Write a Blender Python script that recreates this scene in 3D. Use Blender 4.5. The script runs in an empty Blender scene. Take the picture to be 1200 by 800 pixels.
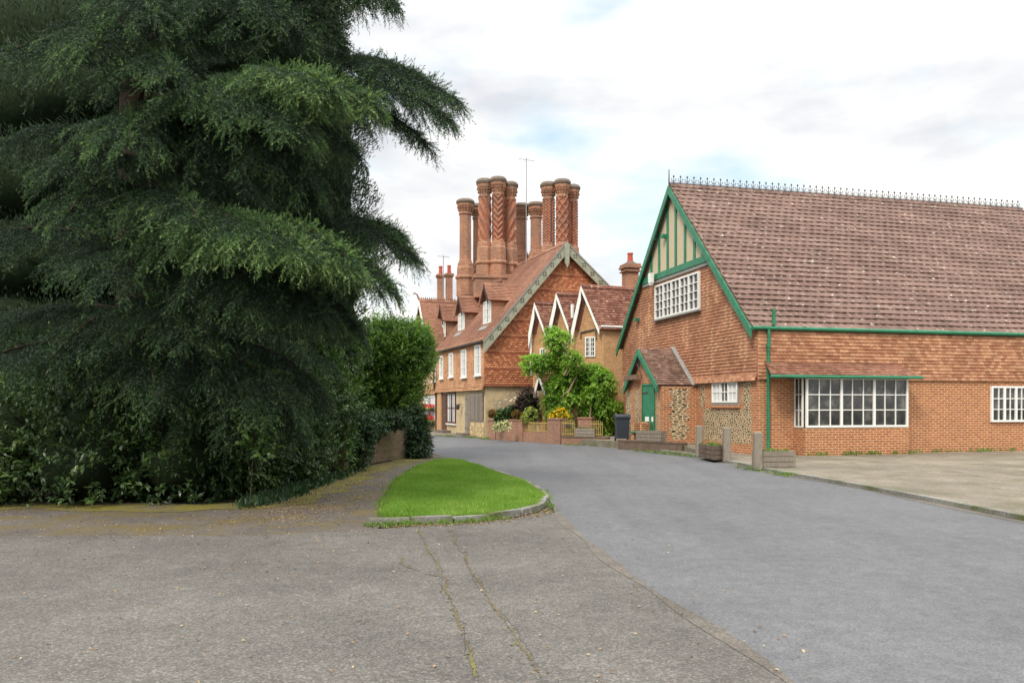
import bpy, math, random
import numpy as np
from mathutils import Vector
R = math.radians
random.seed(7); rng = np.random.default_rng(7)
sc = bpy.context.scene
COL = sc.collection

# ------------------------------------------------------------------ camera
F = 950.0; EYE = 1.7; HY = 474.0           # focal length and horizon in pixels of the 1200x800 photograph
cam = bpy.data.cameras.new('camera'); camo = bpy.data.objects.new('camera', cam); COL.objects.link(camo)
camo.location = (0, 0, EYE); camo.rotation_euler = (R(90), 0, 0)
cam.sensor_fit = 'HORIZONTAL'; cam.sensor_width = 36; cam.lens = 36*F/1200
cam.shift_y = (HY-400)/1200; cam.clip_end = 2000
sc.camera = camo
# ------------------------------------------------------------------ light
w = bpy.data.worlds.new('World'); sc.world = w; w.use_nodes = True
nt = w.node_tree; nt.nodes.clear()
def N(t, **k):
    n = nt.nodes.new(t)
    for a, b in k.items(): setattr(n, a, b)
    return n
SUN_EL, SUN_AZ = R(48), R(-150)             # azimuth measured clockwise from +Y: behind the camera, to its left
out = N('ShaderNodeOutputWorld'); bg = N('ShaderNodeBackground')
sky = N('ShaderNodeTexSky', sky_type='NISHITA', sun_disc=False, sun_elevation=SUN_EL, sun_rotation=SUN_AZ)
tc = N('ShaderNodeTexCoord'); sep = N('ShaderNodeSeparateXYZ')
nt.links.new(tc.outputs['Generated'], sep.inputs[0])
mp = N('ShaderNodeMapping'); mp.inputs['Scale'].default_value = (1.0, 1.0, 2.6); mp.inputs['Location'].default_value = (0.35, 0.2, 0.1)
nt.links.new(tc.outputs['Generated'], mp.inputs[0])
n1 = N('ShaderNodeTexNoise'); n1.inputs['Scale'].default_value = 2.6; n1.inputs['Detail'].default_value = 6; n1.inputs['Roughness'].default_value = .52
n2 = N('ShaderNodeTexNoise'); n2.inputs['Scale'].default_value = 2.1; n2.inputs['Detail'].default_value = 5; n2.inputs['Roughness'].default_value = .5
mp2 = N('ShaderNodeMapping'); mp2.inputs['Location'].default_value = (3.1, 1.7, 0.9); mp2.inputs['Scale'].default_value = (1.3, 1.3, 3.2)
nt.links.new(tc.outputs['Generated'], mp2.inputs[0])
nt.links.new(mp.outputs[0], n1.inputs[0]); nt.links.new(mp2.outputs[0], n2.inputs[0])
def ramp(src, stops):
    r = N('ShaderNodeValToRGB'); nt.links.new(src, r.inputs[0]); e = r.color_ramp.elements
    e[0].position, e[0].color = stops[0][0], stops[0][1]; e[1].position, e[1].color = stops[-1][0], stops[-1][1]
    for p, c in stops[1:-1]:
        x = e.new(p); x.color = c
    return r
cloud = ramp(n1.outputs['Fac'], [(.36, (.74, .755, .80, 1)), (.44, (.92, .935, .95, 1)), (.495, (1.14, 1.14, 1.1, 1))])
cover = ramp(n2.outputs['Fac'], [(.34, (0, 0, 0, 1)), (.47, (1, 1, 1, 1))])
zr = ramp(sep.outputs['Z'], [(.0, (0.52, .52, .52, 1)), (.45, (.56, .56, .56, 1)), (.95, (1.55, 1.55, 1.55, 1))])
sk = N('ShaderNodeVectorMath', operation='SCALE'); sk.inputs['Scale'].default_value = .17
nt.links.new(sky.outputs[0], sk.inputs[0])
vs = N('ShaderNodeMix', data_type='RGBA'); vs.inputs[0].default_value = .5    # thin veil over the blue
nt.links.new(sk.outputs[0], vs.inputs[6]); vs.inputs[7].default_value = (.88, 1.10, 1.10, 1)
mx = N('ShaderNodeMix', data_type='RGBA')
nt.links.new(cover.outputs[0], mx.inputs[0]); nt.links.new(vs.outputs[2], mx.inputs[6]); nt.links.new(cloud.outputs[0], mx.inputs[7])
ml = N('ShaderNodeMix', data_type='RGBA', blend_type='MULTIPLY'); ml.inputs[0].default_value = 1
nt.links.new(mx.outputs[2], ml.inputs[6]); nt.links.new(zr.outputs[0], ml.inputs[7])
nt.links.new(ml.outputs[2], bg.inputs[0]); bg.inputs[1].default_value = 1.0
nt.links.new(bg.outputs[0], out.inputs[0])
sl = bpy.data.lights.new('sun', 'SUN'); so = bpy.data.objects.new('sun', sl); COL.objects.link(so)
sl.energy = 1.5; sl.angle = R(12); sl.color = (1, .92, .80)
so.rotation_euler = (Vector((-math.sin(SUN_AZ)*math.cos(SUN_EL), -math.cos(SUN_AZ)*math.cos(SUN_EL), -math.sin(SUN_EL)))).to_track_quat('-Z', 'Y').to_euler()
so.location = (-10, -10, 30)
sc.view_settings.view_transform = 'Standard'; sc.view_settings.look = 'None'
sc.view_settings.exposure = 0.95; sc.view_settings.gamma = 1; sc.view_settings.use_curve_mapping = False

# ------------------------------------------------------------------ geometry helpers
V3 = lambda *a: Vector(a)
def P(px, py, Y): return Vector(((px-600)/F*Y, Y, EYE-(py-HY)/F*Y))
def G(px, py, z=0.0):
    Y = (EYE-z)*F/(py-HY); return Vector(((px-600)/F*Y, Y, z))

class Plane:                               # an upright plane: O a point on it, U the horizontal direction along it
    def __init__(s, O, U, n=0.0):
        s.U = Vector((U[0], U[1], 0)).normalized(); nn = Vector((s.U.y, -s.U.x, 0))
        if nn.dot(Vector((-O[0], -O[1], 0))) < 0: nn = -nn
        s.N = nn; s.O = Vector((O[0], O[1], 0)) + nn*n
    def off(s, n): return Plane(s.O + s.N*n, s.U)
    def hit(s, px, py):
        d = Vector(((px-600)/F, 1, -(py-HY)/F)); C = Vector((0, 0, EYE))
        k = (s.O-C).dot(s.N)/d.dot(s.N); p = C+d*k
        return ((p-s.O).dot(s.U), p.z)
    def pt(s, a, z, n=0.0): return s.O + s.U*a + s.N*n + Vector((0, 0, z))
    def w(s, px, py, n=0.0):
        a, z = s.hit(px, py); return s.pt(a, z, n)

class MB:
    def __init__(s): s.v = []; s.f = []; s.r = []; s.sm = []
    def face(s, pts, r=None, sm=False):
        b = len(s.v); s.v += [tuple(p) for p in pts]; s.f.append(tuple(range(b, b+len(pts))))
        s.r.append(random.random() if r is None else r); s.sm.append(sm)
    def add(s, verts, faces, r=None, sm=False):
        b = len(s.v); s.v += [tuple(p) for p in verts]
        for f in faces:
            s.f.append(tuple(b+i for i in f)); s.r.append(random.random() if r is None else r); s.sm.append(sm)
    def prism(s, pts, vec, r=None):
        n = len(pts); vec = Vector(vec); r = random.random() if r is None else r
        a = [Vector(p) for p in pts]; b = [p+vec for p in a]
        nrm = Vector((0, 0, 0))
        for i in range(n): nrm += a[i].cross(a[(i+1) % n])
        if nrm.dot(vec) > 0: a.reverse(); b.reverse()
        s.add(a+b, [tuple(range(n)), tuple(range(2*n-1, n-1, -1))] + [(i, n+i, n+(i+1) % n, (i+1) % n) for i in range(n)], r)
    def box(s, c, hu, hv, hw, r=None):      # centre and three half vectors
        c = Vector(c); hu = Vector(hu); hv = Vector(hv); hw = Vector(hw)
        s.prism([c-hu-hv-hw, c+hu-hv-hw, c+hu+hv-hw, c-hu+hv-hw], hw*2, r)
    def pbox(s, pl, a0, a1, z0, z1, n0, n1, r=None):
        s.prism([pl.pt(a0, z0, n0), pl.pt(a1, z0, n0), pl.pt(a1, z1, n0), pl.pt(a0, z1, n0)], pl.N*(n1-n0), r)
    def tube(s, path, rad, n=8, r=None):
        path = [Vector(p) for p in path]; m = len(path); r = random.random() if r is None else r
        if not hasattr(rad, '__len__'): rad = [rad]*m
        vs = []
        for i, p in enumerate(path):
            d = (path[min(i+1, m-1)]-path[max(i-1, 0)]).normalized()
            x = d.cross(Vector((0, 0, 1)))
            if x.length < .05: x = Vector((1, 0, 0))
            x.normalize(); y = d.cross(x)
            for k in range(n):
                t = 2*math.pi*k/n; vs.append(p+(x*math.cos(t)+y*math.sin(t))*rad[i])
        fs = [(i*n+k, i*n+(k+1) % n, (i+1)*n+(k+1) % n, (i+1)*n+k) for i in range(m-1) for k in range(n)]
        s.add(vs, fs, r, n > 5); s.add(vs[:n], [tuple(range(n))], r); s.add(vs[-n:], [tuple(range(n))], r)
    def lathe(s, c, prof, n=8, rot=0.0, r=None, sm=False, cap=True):   # prof: [(z, radius)]
        c = Vector(c); r = random.random() if r is None else r; vs = []
        for z, q in prof:
            for k in range(n):
                t = 2*math.pi*k/n+rot; vs.append(c+Vector((math.cos(t)*q, math.sin(t)*q, z)))
        m = len(prof)
        s.add(vs, [(i*n+k, i*n+(k+1) % n, (i+1)*n+(k+1) % n, (i+1)*n+k) for i in range(m-1) for k in range(n)], r, sm)
        if cap: s.add(vs[-n:], [tuple(range(n))], r); s.add(vs[:n], [tuple(range(n-1, -1, -1))], r)
    def build(s, name, mat, parent=None, **tags):
        return mk(name, np.array(s.v, dtype=np.float64).reshape(-1, 3), s.f, mat, parent, s.r, s.sm, **tags)

def tag(o, label=None, cat=None, group=None, kind=None):
    if label: o['label'] = label
    if cat: o['category'] = cat
    if group: o['group'] = group
    if kind: o['kind'] = kind
    return o
WL = {}
def wloc(o): return WL.get(o.name, Vector((0, 0, 0)))
def empty(name, loc, label, cat, group=None):
    o = bpy.data.objects.new(name, None); COL.objects.link(o); o.location = loc; WL[o.name] = Vector(loc)
    return tag(o, label, cat, group)
def mk(name, v, f, mat, parent=None, rnd=None, sm=None, origin=None, **tags):
    if parent is not None: org = wloc(parent)
    elif origin is not None: org = Vector(origin)
    else: org = Vector((0, 0, 0))
    me = bpy.data.meshes.new(name)
    v = np.asarray(v, dtype=np.float64); vv = v-np.array(org)
    if isinstance(f, np.ndarray):
        nf, k = f.shape
        me.vertices.add(len(vv)); me.vertices.foreach_set('co', vv.ravel())
        me.loops.add(nf*k); me.loops.foreach_set('vertex_index', f.ravel())
        me.polygons.add(nf); me.polygons.foreach_set('loop_start', np.arange(0, nf*k, k)); me.update(calc_edges=True)
    else:
        me.from_pydata([tuple(p) for p in vv], [], f)
        me.update()
        uv = me.uv_layers.new(name='UVMap'); buf = np.zeros((len(me.loops), 2))
        for p in me.polygons:
            n = p.normal
            if abs(n.z) > .98: tu = Vector((1, 0, 0)); tv = Vector((0, 1, 0))
            else:
                tu = Vector((-n.y, n.x, 0)).normalized()
                if tu.x < 0 or (abs(tu.x) < 1e-3 and tu.y < 0): tu = -tu
                tv = n.cross(tu)
                if tv.z < 0: tv = -tv
            for li in p.loop_indices:
                c = v[me.loops[li].vertex_index]
                buf[li] = (c[0]*tu.x+c[1]*tu.y, c[0]*tv.x+c[1]*tv.y+c[2]*tv.z)
        uv.data.foreach_set('uv', buf.ravel())
    if rnd is not None:
        a = me.attributes.new('rnd', 'FLOAT', 'FACE'); a.data.foreach_set('value', np.asarray(rnd, dtype=np.float32))
    if sm is not None:
        me.polygons.foreach_set('use_smooth', np.asarray(sm, dtype=bool))
    me.materials.append(mat)
    o = bpy.data.objects.new(name, me); COL.objects.link(o)
    o.parent = parent
    if parent is None: o.location = org
    WL[o.name] = org
    return tag(o, **tags)

# ------------------------------------------------------------------ materials
class Mat:
    def __init__(s, name, rough=.85, spec=.3):
        s.m = bpy.data.materials.new(name); s.m.use_nodes = True; s.t = s.m.node_tree
        s.b = s.t.nodes['Principled BSDF']; s.b.inputs['Roughness'].default_value = rough
        s.b.inputs['Specular IOR Level'].default_value = spec
    def n(s, t, **k):
        x = s.t.nodes.new(t)
        for a, b in k.items():
            if a in x.inputs.keys() if isinstance(a, str) else False: x.inputs[a].default_value = b
            else: setattr(x, a, b)
        return x
    def l(s, a, b): s.t.links.new(a, b)
    def uv(s, scale=(1, 1, 1), obj=False):
        tcn = s.n('ShaderNodeTexCoord'); m = s.n('ShaderNodeMapping'); m.inputs['Scale'].default_value = scale
        if obj:
            g = s.n('ShaderNodeNewGeometry'); s.l(g.outputs['Position'], m.inputs[0])
        else: s.l(tcn.outputs['UV'], m.inputs[0])
        return m.outputs[0]
    def noise(s, vec, scale, detail=4, rough=.55):
        x = s.n('ShaderNodeTexNoise'); x.inputs['Scale'].default_value = scale; x.inputs['Detail'].default_value = detail
        x.inputs['Roughness'].default_value = rough; s.l(vec, x.inputs['Vector']); return x.outputs['Fac']
    def ramp(s, src, stops):
        r = s.n('ShaderNodeValToRGB'); s.l(src, r.inputs[0]); e = r.color_ramp.elements
        c4 = lambda c: (c, c, c, 1) if not hasattr(c, '__len__') else (*c[:3], 1)
        e[0].position, e[0].color = stops[0][0], c4(stops[0][1]); e[1].position, e[1].color = stops[-1][0], c4(stops[-1][1])
        for p, c in stops[1:-1]:
            x = e.new(p); x.color = c4(c)
        return r.outputs[0]
    def mix(s, f, a, b, mode='MIX'):
        x = s.n('ShaderNodeMix', data_type='RGBA', blend_type=mode)
        for i, q in ((0, f), (6, a), (7, b)):
            if hasattr(q, 'is_linked') or hasattr(q, 'links'): s.l(q, x.inputs[i])
            elif i == 0: x.inputs[0].default_value = q
            else: x.inputs[i].default_value = (*q[:3], 1)
        return x.outputs[2]
    def rnd(s): a = s.n('ShaderNodeAttribute', attribute_name='rnd'); return a.outputs['Fac']
    def bump(s, h, st=.3, d=.01):
        b = s.n('ShaderNodeBump'); b.inputs['Strength'].default_value = st; b.inputs['Distance'].default_value = d
        s.l(h, b.inputs['Height']); s.l(b.outputs[0], s.b.inputs['Normal'])
    def col(s, c):
        if hasattr(c, 'links'): s.l(c, s.b.inputs['Base Color'])
        else: s.b.inputs['Base Color'].default_value = (*c[:3], 1)
        return s

def brick_mat(name, c1, c2, mortar, stain=(.12, .09, .07), st=.35, bw=.235, bh=.078, ms=.012):
    m = Mat(name, .9); vec = m.uv()
    b = m.n('ShaderNodeTexBrick'); b.inputs['Scale'].default_value = 1; b.inputs['Brick Width'].default_value = bw
    b.inputs['Row Height'].default_value = bh; b.inputs['Mortar Size'].default_value = ms; b.inputs['Bias'].default_value = .0
    b.inputs['Color1'].default_value = (*c1, 1); b.inputs['Color2'].default_value = (*c2, 1); b.inputs['Mortar'].default_value = (*mortar, 1)
    m.l(vec, b.inputs['Vector'])
    pos = m.uv(obj=True)
    a = m.noise(pos, .9, 6, .65); s1 = m.ramp(a, [(.42, 0.0), (.72, 1.0)])
    f = m.n('ShaderNodeMath', operation='MULTIPLY'); m.l(s1, f.inputs[0]); f.inputs[1].default_value = st
    c = m.mix(f.outputs[0], b.outputs['Color'], stain)
    g = m.noise(pos, 9, 4, .6); c = m.mix(.55, c, m.ramp(g, [(.25, .45), (.75, 1.25)]), 'MULTIPLY')
    m.col(c)
    inv = m.n('ShaderNodeMath', operation='SUBTRACT'); inv.inputs[0].default_value = 1; m.l(b.outputs['Fac'], inv.inputs[1])
    m.bump(inv.outputs[0], .5, .012); return m.m

def tile_mat(name, stops, lichen=(.55, .5, .42), amt=.5, lsc=6.0, moss=None):
    m = Mat(name, .9); r = m.rnd(); c = m.ramp(r, stops); pos = m.uv(obj=True)
    g = m.noise(pos, 1.1, 5, .6); c = m.mix(.7, c, m.ramp(g, [(.25, .62), (.75, 1.3)]), 'MULTIPLY')
    if amt > 0:
        l = m.ramp(m.noise(pos, lsc, 5, .7), [(.60, 0.0), (.68, 1.0)])
        f = m.n('ShaderNodeMath', operation='MULTIPLY'); m.l(l, f.inputs[0]); f.inputs[1].default_value = amt
        c = m.mix(f.outputs[0], c, lichen)
    if moss:
        l = m.ramp(m.noise(pos, 1.7, 6, .7), [(.52, 0.0), (.66, .7)]); c = m.mix(l, c, moss)
    m.col(c); m.bump(m.noise(pos, 40, 3), .3, .01); return m.m

def plain(name, c, rough=.6, var=.25, sc_=6.0, spec=.3, bump=0.1, metal=0):
    m = Mat(name, rough, spec); pos = m.uv(obj=True)
    g = m.noise(pos, sc_, 6, .65)
    m.col(m.mix(1, c, m.ramp(g, [(.25, 1-var), (.75, 1+var*.7)]), 'MULTIPLY'))
    if metal: m.b.inputs['Metallic'].default_value = metal
    if bump: m.bump(m.noise(pos, sc_*6, 3), bump, .01)
    return m.m

def leaf_mat(name, stops, trans=.35, rough=.5, spec=.35):
    m = Mat(name, rough, spec); c = m.ramp(m.rnd(), stops); m.col(c)
    tr = m.n('ShaderNodeBsdfTranslucent'); m.l(m.mix(.5, c, (1.1, 1.25, .5), 'MULTIPLY'), tr.inputs[0])
    ms = m.n('ShaderNodeMixShader'); ms.inputs[0].default_value = trans
    m.l(m.b.outputs[0], ms.inputs[1]); m.l(tr.outputs[0], ms.inputs[2])
    m.l(ms.outputs[0], m.t.nodes['Material Output'].inputs[0]); return m.m

def flint_mat(name, sx, sy, c1, c2, mortar):
    m = Mat(name, .8); vec = m.uv((sx, sy, 1)); wn = m.n('ShaderNodeTexNoise'); wn.inputs['Scale'].default_value = 2.5; m.l(vec, wn.inputs['Vector'])
    vv = m.n('ShaderNodeVectorMath', operation='MULTIPLY_ADD'); m.l(wn.outputs['Color'], vv.inputs[0]); vv.inputs[1].default_value = (.5, .5, 0); m.l(vec, vv.inputs[2])
    d = m.n('ShaderNodeTexVoronoi', feature='DISTANCE_TO_EDGE', voronoi_dimensions='2D'); d.inputs['Scale'].default_value = 1; m.l(vv.outputs[0], d.inputs['Vector']); d.inputs['Randomness'].default_value = 1
    e = m.n('ShaderNodeTexVoronoi', voronoi_dimensions='2D'); e.inputs['Scale'].default_value = 1; m.l(vv.outputs[0], e.inputs['Vector']); e.inputs['Randomness'].default_value = 1
    sp = m.n('ShaderNodeSeparateColor'); m.l(e.outputs['Color'], sp.inputs[0])
    st = m.ramp(sp.outputs[0], [(0, c1), (.6, c2), (1, tuple(x*1.9 for x in c2))])
    k = m.ramp(d.outputs['Distance'], [(.09, 0.0), (.15, 1.0)])
    m.col(m.mix(k, mortar, st)); m.bump(k, .5, .02); return m.m

M = {}
M['brick_r'] = brick_mat('orange brick', (.47, .15, .06), (.36, .10, .045), (.58, .43, .25), st=.12)
M['brick_t'] = brick_mat('pale orange brick', (.55, .29, .13), (.46, .21, .09), (.57, .43, .25), stain=(.38, .17, .08), st=.35)
M['brick_c'] = brick_mat('chimney brick', (.46, .185, .095), (.33, .105, .054), (.50, .36, .25), stain=(.17, .125, .105), st=.75)
M['brick_s'] = brick_mat('spiral brick', (.41, .135, .07), (.28, .085, .045), (.44, .29, .2), stain=(.17, .12, .1), st=.65, ms=.008)
M['brick_w'] = brick_mat('garden brick', (.36, .17, .105), (.28, .12, .08), (.36, .26, .19), stain=(.17, .12, .09), st=.5)
M['brick_old'] = brick_mat('old mossy brick', (.21, .12, .08), (.15, .08, .055), (.22, .19, .13), stain=(.07, .085, .035), st=1.0)
M['hang_r'] = tile_mat('hung tile', [(0, (.29, .125, .072)), (.5, (.40, .19, .108)), (1, (.49, .27, .155))], amt=0)
M['hang_g'] = tile_mat('red hung tile', [(0, (.26, .085, .045)), (.4, (.41, .14, .066)), (.7, (.46, .175, .085)), (1, (.50, .225, .115))], amt=0)
M['hang_s'] = tile_mat('pale hung tile', [(0, (.42, .20, .105)), (.5, (.53, .275, .145)), (1, (.61, .37, .22))], amt=0)
M['roof_r'] = tile_mat('brown roof tile', [(0, (.135, .082, .066)), (.5, (.18, .112, .091)), (1, (.225, .147, .12))], (.6, .55, .48), .85, 6.0)
M['roof_b'] = tile_mat('old roof tile', [(0, (.19, .085, .055)), (.5, (.26, .122, .08)), (1, (.33, .175, .115))], (.5, .42, .3), .35, 5)
M['roof_t'] = tile_mat('cottage roof tile', [(0, (.15, .06, .045)), (.5, (.22, .095, .065)), (1, (.30, .15, .105))], (.6, .5, .4), .8, 4)
M['roof_p'] = tile_mat('porch roof tile', [(0, (.14, .08, .06)), (.5, (.2, .115, .085)), (1, (.27, .17, .13))], (.62, .55, .48), .9, 5.5)
M['green'] = plain('green gloss paint', (.022, .185, .095), .45, .38, 4, .45, .06)
M['white'] = plain('white paint', (.78, .77, .74), .5, .08, 5)
M['cream'] = plain('cream pebbledash', (.56, .47, .33), .95, .16, 30, .2, .6)
M['render'] = plain('old buff render', (.50, .39, .24), .95, .32, 3, .2, .3)
M['sage'] = plain('weathered grey green paint', (.34, .345, .26), .7, .3, 5)
M['sage_d'] = plain('dark carved wood', (.13, .13, .095), .8, .2)
M['lead'] = plain('lead', (.27, .265, .25), .6, .25, 8)
M['dark'] = plain('dark wood', (.045, .03, .025), .8, .3)
gm = Mat('window glass', .06, .6); gm.col(gm.ramp(gm.noise(gm.uv(obj=True), 2.2, 3, .6), [(.35, (.02, .022, .025)), (.52, (.05, .05, .05)), (.68, (.15, .145, .135))])); M['glass'] = gm.m  # pale patches in the glass colour stand in for uneven reflections
M['curtain'] = plain('net curtain', (.62, .62, .62), .8, .25, 12)
M['stone_c'] = plain('weathered stone', (.17, .135, .11), .95, .4, 9, .2, .5)
M['pot'] = plain('red clay pot', (.45, .09, .06), .7, .2)
wm = Mat('grey weathered oak', .85, .2); wc = wm.mix(1, (.26, .22, .18), wm.ramp(wm.noise(wm.uv((9, 9, 1.2), obj=True), 4, 6, .7), [(.3, .45), (.5, .95), (.75, 1.3)]), 'MULTIPLY'); wc = wm.mix(.35, wc, wm.ramp(wm.rnd(), [(0, (.12, .10, .08)), (1, (.34, .30, .25))])); wm.col(wc); wm.bump(wm.noise(wm.uv((9, 9, 1.2), obj=True), 9, 4), .5, .01); M['wood'] = wm.m
M['oak'] = plain('brown oak', (.20, .13, .09), .85, .4, 9, .2, .4)
M['sleeper'] = plain('dark timber', (.145, .105, .08), .9, .4, 6, .2, .5)
M['iron'] = plain('dark iron', (.07, .05, .045), .6, .3)
M['alu'] = plain('dull aluminium', (.3, .3, .31), .5, .1)
M['bin'] = plain('dark grey plastic', (.035, .042, .055), .5, .1, 3)
M['ochre'] = plain('ochre timber lattice', (.38, .27, .10), .8, .25)
M['redwin'] = plain('brown painted timber', (.10, .045, .03), .6, .25)
M['flint'] = flint_mat('flint in mortar', 7.5, 12.5, (.06, .04, .03), (.17, .10, .065), (.62, .51, .31))
M['flint_p'] = flint_mat('large flint in mortar', 5.0, 12, (.06, .04, .035), (.19, .11, .07), (.62, .52, .32))
M['stonewall'] = flint_mat('rough pale stone', 4, 7, (.36, .28, .19), (.46, .39, .29), (.36, .27, .16))
M['rubble'] = flint_mat('ochre rubble', 5, 8, (.34, .22, .11), (.42, .31, .17), (.44, .33, .18))
M['bark'] = plain('bark', (.06, .045, .035), .95, .4, 10, .1, .8)
M['stem'] = plain('pale twisting stem', (.30, .22, .14), .9, .3, 10)
M['cedar'] = leaf_mat('cedar needles', [(0, (.02, .038, .024)), (.45, (.032, .064, .030)), (.75, (.10, .18, .055)), (1, (.26, .36, .12))], .3)
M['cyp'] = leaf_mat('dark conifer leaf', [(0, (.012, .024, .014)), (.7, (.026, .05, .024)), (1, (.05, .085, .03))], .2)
M['laurel'] = leaf_mat('laurel leaf', [(0, (.035, .075, .02)), (.4, (.09, .175, .035)), (.75, (.18, .31, .055)), (1, (.34, .48, .11))], .45, .35, .5)
M['laurel_d'] = leaf_mat('dark laurel leaf', [(0, (.03, .06, .018)), (.5, (.06, .12, .028)), (.85, (.12, .21, .04)), (1, (.2, .32, .07))], .35, .35, .5)  # laurel leaf in darker greens
M['shrub'] = leaf_mat('dark shrub leaf', [(0, (.02, .04, .016)), (.55, (.05, .095, .03)), (1, (.12, .19, .05))], .3, .35, .5)
M['ivy'] = leaf_mat('ivy leaf', [(0, (.02, .04, .018)), (.7, (.04, .085, .03)), (1, (.09, .15, .06))], .25)
M['wist'] = leaf_mat('climber leaf', [(0, (.08, .16, .022)), (.35, (.17, .33, .04)), (.75, (.30, .50, .07)), (1, (.45, .6, .15))], .45)
M['purple'] = leaf_mat('purple leaf', [(0, (.03, .018, .016)), (1, (.09, .055, .045))], .2)
M['gold'] = leaf_mat('golden clipped leaf', [(0, (.12, .065, .012)), (1, (.32, .20, .04))], .2)
M['lime'] = leaf_mat('lime leaf', [(0, (.16, .22, .03)), (1, (.50, .55, .16))], .3)
M['yel'] = leaf_mat('yellow petal', [(0, (.75, .48, .02)), (1, (.9, .66, .04))], .3)
M['redp'] = leaf_mat('red petal', [(0, (.55, .02, .03)), (.7, (.75, .05, .06)), (1, (.8, .25, .3))], .3)
M['whitep'] = leaf_mat('cream flower', [(0, (.3, .36, .1)), (1, (.75, .72, .5))], .3)
M['grass'] = leaf_mat('grass blade', [(0, (.12, .22, .025)), (.5, (.19, .34, .04)), (.85, (.29, .43, .08)), (1, (.42, .45, .16))], .35)
M['litter'] = leaf_mat('fallen leaf', [(0, (.16, .08, .03)), (.6, (.33, .2, .09)), (1, (.5, .38, .2))], .1)
M['weed'] = leaf_mat('weed leaf', [(0, (.08, .14, .03)), (1, (.2, .32, .06))], .3)
M['twig'] = M['bark']

def asphalt(name, base, chip, sc_, moss=0.0, mossc=(.16, .135, .03), patch=.3, streak=False):
    m = Mat(name, .88, .25); pos = m.uv(obj=True)
    v = m.n('ShaderNodeTexVoronoi'); v.inputs['Scale'].default_value = sc_; m.l(pos, v.inputs['Vector'])
    sp = m.n('ShaderNodeSeparateColor'); m.l(v.outputs['Color'], sp.inputs[0])
    c = m.ramp(sp.outputs[0], [(0, tuple(x*.72 for x in base)), (.5, base), (.85, tuple(.6*x+.4*y for x, y in zip(base, chip))), (1, chip)])
    big = m.noise(pos, .55, 5, .6); c = m.mix(1, c, m.ramp(big, [(.3, 1-patch), (.7, 1+patch*.6)]), 'MULTIPLY')
    mid = m.noise(pos, 5, 5, .7); c = m.mix(1, c, m.ramp(mid, [(.3, .84), (.7, 1.14)]), 'MULTIPLY')
    if moss:
        a = m.ramp(m.noise(pos, 1.3, 7, .72), [(.50-moss*.18, 0.0), (.66-moss*.1, 1.0)]); c = m.mix(a, c, mossc)
    if streak:
        st = m.noise(m.uv((1.6, .12, 1), obj=True), 1.0, 4, .6); c = m.mix(1, c, m.ramp(st, [(.35, .93), (.5, 1.0), (.68, 1.05)]), 'MULTIPLY')
    m.col(c); m.bump(sp.outputs[1], .35, .006); return m.m
M['road'] = asphalt('road asphalt', (.132, .132, .139), (.172, .172, .18), 90, patch=.12, streak=True)
M['fore'] = asphalt('forecourt asphalt', (.118, .109, .099), (.21, .193, .175), 75, patch=.3)
M['path'] = asphalt('path asphalt', (.115, .10, .09), (.17, .15, .135), 60, moss=.3, mossc=(.13, .10, .04), patch=.3)
M['mossy'] = asphalt('mossy path margin', (.12, .10, .07), (.18, .15, .1), 50, moss=.85, mossc=(.17, .15, .03))
M['grit'] = asphalt('gritty road margin', (.14, .122, .105), (.21, .185, .16), 70, patch=.4)
M['pave'] = asphalt('worn concrete paving', (.21, .18, .14), (.29, .25, .2), 50, moss=.1, mossc=(.13, .12, .07), patch=.35)
M['kerb'] = asphalt('granite kerb', (.22, .21, .19), (.34, .33, .3), 60, moss=.2, mossc=(.1, .11, .04))
M['earth'] = asphalt('earth', (.07, .055, .035), (.1, .08, .05), 30, moss=.5, mossc=(.06, .09, .03))
M['crackd'] = plain('dark crack', (.06, .053, .045), 1, .3)
M['moss'] = asphalt('ochre moss', (.13, .10, .055), (.17, .13, .07), 60, moss=.1, mossc=(.15, .14, .04))
M['turf'] = asphalt('turf', (.11, .22, .03), (.14, .28, .04), 60, patch=.3)

# ------------------------------------------------------------------ ground
def sheet(name, pts, z, mat, thick=0.0, label=None, kind='structure', zf=None):
    mb = MB(); pts = [Vector((p[0], p[1], z)) for p in pts]
    if thick: mb.prism([p-Vector((0, 0, thick)) for p in pts], (0, 0, thick))
    else: mb.face(pts)
    return mb.build(name, mat, None, kind=kind, label=label)
def smooth(pts, k=3):                       # Chaikin
    for _ in range(k):
        q = [pts[0]]
        for a, b in zip(pts, pts[1:]):
            a, b = Vector(a[:2]), Vector(b[:2]); q += [a*.75+b*.25, a*.25+b*.75]
        q.append(pts[-1]); pts = q
    return [Vector((p[0], p[1], 0)) for p in pts]

sheet('ground', [(-400, -200), (400, -200), (400, 700), (-400, 700)], -.03, M['earth'])
seam = [(1.9, -8), (1.8, 3), G(898, 772), G(760, 692), G(700, 645), G(652, 603)]
isl_px = [(648, 596), (645, 587), (634, 577), (615, 567), (590, 558), (566, 549), (545, 542)]
isl_r = [G(x, y) for x, y in isl_px]
road_l = smooth([Vector((p[0], p[1], 0)) for p in seam+isl_r+[G(520, 538), Vector((-2.5, 27.5, 0)), Vector((-3.6, 31, 0)), Vector((-8, 42, 0)), Vector((-14, 60, 0))]], 2)
kerb_px = [(900, 553), (872, 546), (845, 541), (818, 536), (790, 532), (760, 527), (735, 523.5), (700, 520), (650, 518), (600, 515.5), (573, 513.5), (545, 512.2), (512, 511)]
kerb_r = smooth([Vector((8.2, -8, 0)), Vector((7.9, 6, 0)), Vector((7.2, 16, 0))]+[G(*p) for p in kerb_px]+[Vector((-9.5, 55, 0)), Vector((-12, 62, 0))], 2)
sheet('road', list(road_l)+list(reversed(kerb_r)), .004, M['road'])
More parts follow.
